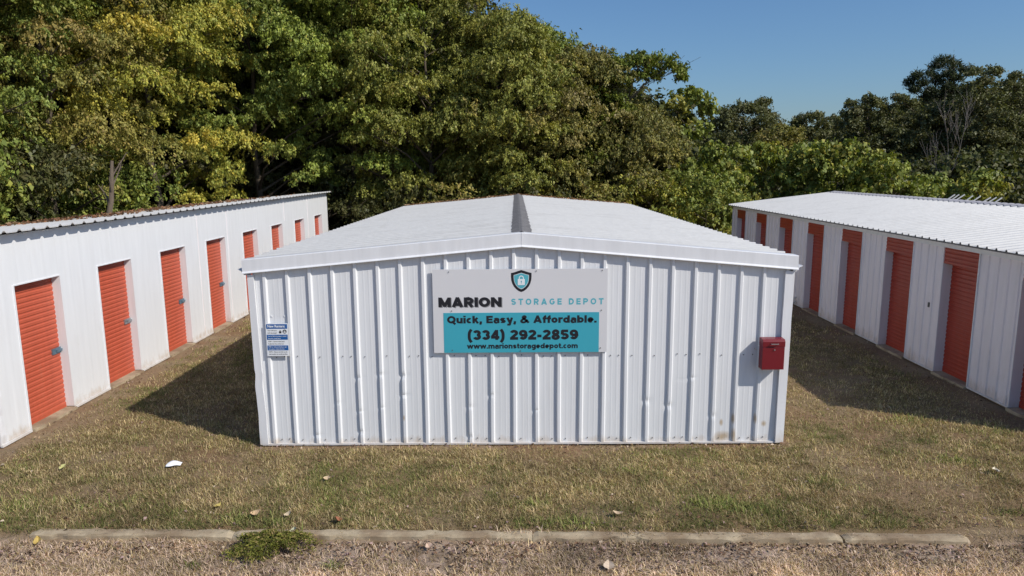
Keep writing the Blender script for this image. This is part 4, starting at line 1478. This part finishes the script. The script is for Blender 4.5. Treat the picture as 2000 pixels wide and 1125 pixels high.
lst = [(1040, 62, 30), (1075, 75, 32), (1100, 95, 28), (1020, 95, 34), (1060, 120, 34), (1105, 130, 26), (1000, 130, 34), (985, 80, 26), (1085, 165, 34), (1040, 175, 40), (1110, 190, 34), (1060, 220, 36), (1120, 235, 36)]
cl = pxclumps(lst, 30.6, 1.4)
tree("vine_draped_tree", "rounded dark green tree top swelling against the sky above the roof ridge", "tree", (2.4, 30.6, 0), cl, P_GRN, .13, 7.5, 0.16, G1, twigs=20)
lst = [(1165, 120, 20), (1190, 125, 24), (1215, 128, 24), (1240, 122, 22), (1262, 120, 20), (1285, 124, 18), (1308, 128, 15), (1326, 138, 11), (1332, 152, 7), (1180, 155, 26), (1215, 158, 24), (1250, 150, 16), (1280, 148, 10),
       (1160, 190, 26), (1195, 195, 24), (1165, 235, 28), (1205, 240, 26), (1230, 215, 14), (1240, 255, 20), (1150, 280, 34), (1200, 290, 30), (1240, 300, 26), (1180, 330, 34), (1230, 345, 28)]
cl = pxclumps([(u, v, w * 1.25) for u, v, w in lst], 30.9, 0.7, 4)
tree("vine_draped_tree", "vine hung tree whose dark arm reaches right into the blue sky", "tree", (4.6, 30.9, 0), cl, P_VIN, .13, 7.0, 0.12, G1, twigs=34, per=13, droop=0.6, nl=20, tw=0.22)
lst = [(1340, 190, 26), (1368, 195, 24), (1318, 215, 28), (1350, 225, 30), (1380, 215, 20), (1300, 250, 28), (1335, 260, 28), (1365, 255, 26), (1320, 290, 26), (1295, 285, 22), (1345, 300, 22)]
cl = pxclumps(lst, 32.5, 1.0)
tree("kudzu_tree", "bright green big leaved vine covered tree right of the roof below the skyline", "tree", (7.9, 32.5, 0), cl, P_KUD, .17, 6.0, 0.12, G1, twigs=16, per=12, droop=0.9, aspect=0.8, nl=12)

# undergrowth behind the buildings
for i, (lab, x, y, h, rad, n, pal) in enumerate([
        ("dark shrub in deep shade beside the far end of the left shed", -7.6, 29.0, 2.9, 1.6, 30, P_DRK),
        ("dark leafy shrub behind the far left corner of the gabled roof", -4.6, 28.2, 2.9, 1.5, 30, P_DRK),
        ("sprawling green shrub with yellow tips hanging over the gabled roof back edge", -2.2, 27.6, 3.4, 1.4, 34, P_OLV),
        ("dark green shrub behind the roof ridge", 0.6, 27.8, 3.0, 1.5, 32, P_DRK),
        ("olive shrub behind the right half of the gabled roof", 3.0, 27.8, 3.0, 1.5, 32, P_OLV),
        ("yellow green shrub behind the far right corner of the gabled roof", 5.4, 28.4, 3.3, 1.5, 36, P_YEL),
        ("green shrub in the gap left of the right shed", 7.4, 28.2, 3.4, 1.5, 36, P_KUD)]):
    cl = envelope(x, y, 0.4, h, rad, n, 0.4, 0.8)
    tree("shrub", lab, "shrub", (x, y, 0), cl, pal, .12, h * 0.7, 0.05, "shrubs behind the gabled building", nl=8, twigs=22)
for (lab, x, y, z0, h, rad, n) in [("shaded understory tree behind the seventh door of the left shed", -12.4, 31.0, 0.6, 5.2, 1.8, 46),
                                   ("shaded understory tree past the far end of the left shed", -9.0, 31.6, 0.6, 5.6, 1.8, 46),
                                   ("shaded understory tree above the left eave of the gabled roof", -6.0, 31.4, 0.6, 5.4, 1.7, 46)]:
    cl = envelope(x, y, z0, h, rad, n, 0.5, 0.9)
    tree("leafy_tree", lab, "tree", (x, y, 0), cl, P_FAR, .12, h * 0.8, 0.06, G1, per=13, twigs=24, droop=0.9, nl=8)
# left edge bushes close behind the left shed
for (lab, x, y, h, rad, n, pal) in [("bright green bush at the left edge just above the left shed roof", -13.0, 15.3, 5.0, 1.7, 50, P_GRN),
                                    ("dark bush behind the left shed roof between two tree trunks", -13.0, 19.2, 4.2, 1.5, 40, P_DRK),
                                    ("green bush behind the left shed roof near its fourth door", -12.8, 22.6, 4.4, 1.4, 40, P_GRN)]:
    cl = envelope(x, y, 1.4, h, rad, n, 0.4, 0.8)
    tree("shrub", lab, "shrub", (x, y, 0), cl, pal, .125, h * 0.7, 0.06, "bushes behind the left shed", nl=8, twigs=22)

# kudzu mounds right of centre
mounds = [("vine mound nearest the far end of the right shed roof", [(1400, 330, 34), (1430, 345, 34), (1380, 365, 34), (1410, 385, 30), (1440, 300, 26), (1365, 335, 28), (1390, 300, 24), (1345, 375, 30), (1320, 350, 26)], 30.0),
          ("rounded green vine mound behind the right shed roof, left of the tallest", [(1480, 300, 32), (1510, 315, 34), (1460, 325, 32), (1535, 320, 30), (1490, 345, 36), (1530, 355, 34), (1455, 360, 30), (1500, 290, 22)], 31.5),
          ("tallest green vine mound behind the middle of the right shed roof", [(1640, 287, 30), (1600, 295, 32), (1670, 300, 32), (1570, 305, 28), (1625, 315, 40), (1680, 330, 36), (1590, 335, 38), (1650, 350, 36), (1700, 350, 34), (1570, 360, 34), (1610, 375, 30)], 30.5),
          ("sparse vine mound sloping down behind the right shed ridge", [(1720, 315, 24), (1740, 340, 28), (1755, 365, 28), (1715, 365, 28), (1780, 375, 24), (1800, 385, 20), (1690, 375, 26), (1820, 375, 16)], 29.5),
          ("round green vine bush behind the leaning poles", [(1905, 350, 22), (1930, 345, 18), (1895, 370, 24), (1940, 372, 24), (1915, 385, 24), (1880, 388, 18)], 31.0),
          ("low vine bush left of the leaning poles", [(1800, 352, 18), (1830, 350, 20), (1845, 370, 20), (1815, 375, 22), (1860, 385, 18)], 33.0)]
for lab, lst, yd in mounds:
    cl = pxclumps(lst, yd, 1.0, 4)
    cl[0][:, 2] = np.maximum(cl[0][:, 2], 0.4)
    bx = (cl[0][:, 0].mean(), yd, 0)
    low = cl[0].copy()
    low[:, 2] *= 0.55
    cl = (np.concatenate([cl[0], low]), np.concatenate([cl[1], cl[1] * 0.9]))
    tree("vine_mound", lab, "vine bush", bx, cl, P_KUD, .17, cl[0][:, 2].max() * 0.8, 0.07, "kudzu mounds behind the right shed", nl=8, twigs=15, per=11, droop=0.9, aspect=0.75)

# far trees on the right
far = [("dark far tree left of the dip in the skyline", [(1420, 225, 28), (1450, 215, 26), (1400, 250, 34), (1440, 250, 34), (1475, 215, 24), (1490, 240, 30), (1420, 285, 34), (1465, 285, 34)], 58, P_FAR),
       ("small pointed far tree at the left side of the skyline dip", [(1490, 200, 14), (1488, 218, 18), (1500, 232, 18), (1510, 250, 22), (1480, 260, 24)], 60, P_FAR),
       ("brownish far tree low in the skyline dip", [(1520, 262, 26), (1500, 280, 30), (1535, 285, 28), (1550, 265, 22), (1560, 290, 28)], 52, P_BRN),
       ("round far tree in the middle of the skyline dip", [(1575, 232, 20), (1595, 230, 18), (1560, 245, 20), (1605, 245, 18), (1580, 262, 30), (1610, 270, 26)], 62, P_FAR),
       ("small far tree right of the round one in the skyline dip", [(1628, 235, 13), (1622, 250, 16), (1635, 262, 18), (1645, 250, 14), (1632, 285, 22)], 66, P_FAR),
       ("dark far tree with two small peaks right of the skyline dip", [(1662, 205, 12), (1672, 220, 18), (1655, 225, 16), (1700, 195, 14), (1715, 205, 20), (1690, 222, 24), (1665, 250, 30), (1710, 245, 32), (1690, 280, 34), (1740, 215, 22), (1735, 260, 30)], 56, P_FAR),
       ("dark far tree at the right under the pine", [(1760, 195, 18), (1780, 210, 24), (1760, 240, 30), (1800, 235, 30), (1790, 275, 34), (1750, 290, 30), (1840, 215, 26), (1870, 240, 34), (1850, 280, 36)], 57, P_FAR),
       ("tall dark far tree close to the right edge of the view", [(1905, 145, 20), (1925, 160, 22), (1940, 140, 16), (1895, 175, 24), (1935, 190, 30), (1910, 215, 32), (1950, 230, 32), (1900, 260, 36), (1945, 275, 36), (1920, 310, 34), (1960, 320, 30)], 54, P_FAR),
       ("dark far tree cut off by the right edge of the view", [(1985, 152, 16), (1975, 170, 20), (2000, 175, 24), (1985, 205, 28), (2015, 215, 34), (1980, 245, 34), (2010, 270, 38), (1985, 310, 38), (2020, 330, 36), (1985, 350, 32)], 55, P_FAR)]
for lab, lst, yd, pal in far:
    cl = pxclumps([(u, v, w * 0.78) for u, v, w in lst], yd, 2.0, 6)
    low = cl[0][rng.random(len(cl[0])) < 0.7].copy()
    lr = cl[1][: len(low)]
    low[:, 2] = 0.6 + (low[:, 2] - 0.6) * 0.55
    cl = (np.concatenate([cl[0], low]), np.concatenate([cl[1], lr]))
    bx = (cl[0][:, 0].mean(), yd, 0)
    tree("distant_tree", lab, "tree", bx, cl, pal, .19, cl[0][:, 2].max() * 0.85, 0.22, "distant trees along the right skyline", nl=10, twigs=18, per=15, droop=0.25)
# pine standing above them
lst = [(1845, 122, 13), (1862, 128, 12), (1828, 132, 12), (1880, 140, 9), (1850, 145, 14), (1815, 148, 10), (1790, 152, 11), (1775, 162, 9), (1800, 165, 11), (1835, 160, 14), (1868, 158, 12), (1855, 175, 14), (1825, 180, 14), (1785, 178, 9), (1810, 195, 12), (1848, 198, 16), (1875, 182, 9), (1838, 215, 18)]
cl = pxclumps(lst, 60, 1.0, 3)
pb = at_y(1842, 330, 60)
tree("pine_tree", "tall pine with tufted dark crown highest on the right skyline", "tree", (pb[0], 60, 0), cl, P_PIN, .30, 12.6, 0.22, nl=18, twigs=26, per=18, droop=-0.35, aspect=0.2, flat=0.6, tw=0.4)


# bare trees
def bare_tree(label, base, height, spread, r0, nb, seed, levels=3, bark=PALEBARK, name="bare_tree", ratio=0.45, low=0.25, keep=0.5):
    rs = random.Random(seed)
    mb = MB()

    def grow(p, d, L, r, lev):
        n = 5
        pts = [p]
        q = p.copy()
        dd = d.copy()
        for k in range(n):
            dd = (dd + Vector((rs.gauss(0, .10), rs.gauss(0, .10), 0.03))).normalized()
            q = q + dd * (L / n)
            pts.append(q.copy())
        mb.tube(pts, [max(0.006, r * (1 - 0.75 * k / n)) for k in range(n + 1)], 6 if lev == 0 else 4, False)
        if lev < levels:
            for k in range(nb + lev):
                s_ = rs.uniform(low if lev == 0 else 0.2, 0.98)
                i = min(n - 1, int(s_ * n))
                bp = pts[i].lerp(pts[i + 1], s_ * n - i)
                a = rs.uniform(0, 6.28)
                out = Vector((math.cos(a), math.sin(a), 0)) * spread + Vector((0, 0, rs.uniform(0.5, 1.1)))
                nd = (dd * 0.55 + out).normalized()
                grow(bp, nd, L * rs.uniform(ratio - 0.1, ratio + 0.1) * (1.0 if lev == 0 else 0.9), r * (1 - 0.7 * s_) * keep, lev + 1)

    grow(Vector((0, 0, -0.2)), Vector((0.02, 0, 1)), height, r0, 0)
    t = thing(name, label, "tree", tuple(base))
    mb.build("trunk", bark, t, smooth=True)
    return t


bb = at_y(1832, 330, 44)
bare_tree("pale bare tree with fine leafless branches before the dark trees at right", (bb[0], 44, 0), 4.6, 0.5, 0.09, 4, 5, levels=3, bark=GREYBARK, ratio=0.66, low=0.2, keep=0.5)
bb = at_y(975, 300, 33.5)
bare_tree("thin bare twigged tree top sticking up above the leafy trees over the roof ridge", (bb[0], 33.5, 0), 8.6, 0.5, 0.09, 5, 11, bark=BARK)
bb = at_y(1150, 300, 32.5)
bare_tree("grey leafless sapling tangled between the vine hung tree and the rounded tree", (bb[0], 32.5, 0), 6.4, 0.6, 0.06, 6, 21, bark=BARK)
bb = at_y(92, 400, 13.9)
bare_tree("short brown trunk with a few bare broken limbs standing close behind the left shed roof", (bb[0], 15.2, 0), 4.3, 1.0, 0.14, 4, 9, levels=2, bark=BARKG, ratio=0.16, low=0.75, keep=0.5)

# ------------------------------------------------------------------ the deep wood behind: one mass
cs, rs_ = [], []
for k in range(80):
    x = -34 + 40 * rng.random()
    y = 34.5 + 8 * rng.random()
    top = np.interp(x, [-34, -4, 0, 3, 6], [15, 14, 10.0, 8.4, 6.0])
    c, r = envelope(x, y, 0.4, top, 2.8, 42, 0.8, 1.4)
    cs.append(c); rs_.append(r)
for k in range(34):
    y = 15 + 20 * rng.random()
    x = -18.2 - 9 * rng.random() - 0.0 * y
    c, r = envelope(x, y, 0.5, 13.5, 2.8, 44, 0.8, 1.4)
    cs.append(c); rs_.append(r)
for k in range(46):
    x = 6 + 64 * rng.random()
    y = 68 + 10 * rng.random()
    top = np.interp(x, [6, 20, 27, 33, 45, 70], [7.5, 7.0, 6.4, 7.5, 10.5, 13])
    c, r = envelope(x, y, 0.3, top, 3.6, 30, 1.0, 1.8)
    cs.append(c); rs_.append(r)
for k in range(24):
    x = 6 + 30 * rng.random()
    y = 40 + 8 * rng.random()
    c, r = envelope(x, y, 0.2, 3.8, 2.6, 24, 0.7, 1.2)
    cs.append(c); rs_.append(r)
c = np.concatenate(cs)
r = np.concatenate(rs_)
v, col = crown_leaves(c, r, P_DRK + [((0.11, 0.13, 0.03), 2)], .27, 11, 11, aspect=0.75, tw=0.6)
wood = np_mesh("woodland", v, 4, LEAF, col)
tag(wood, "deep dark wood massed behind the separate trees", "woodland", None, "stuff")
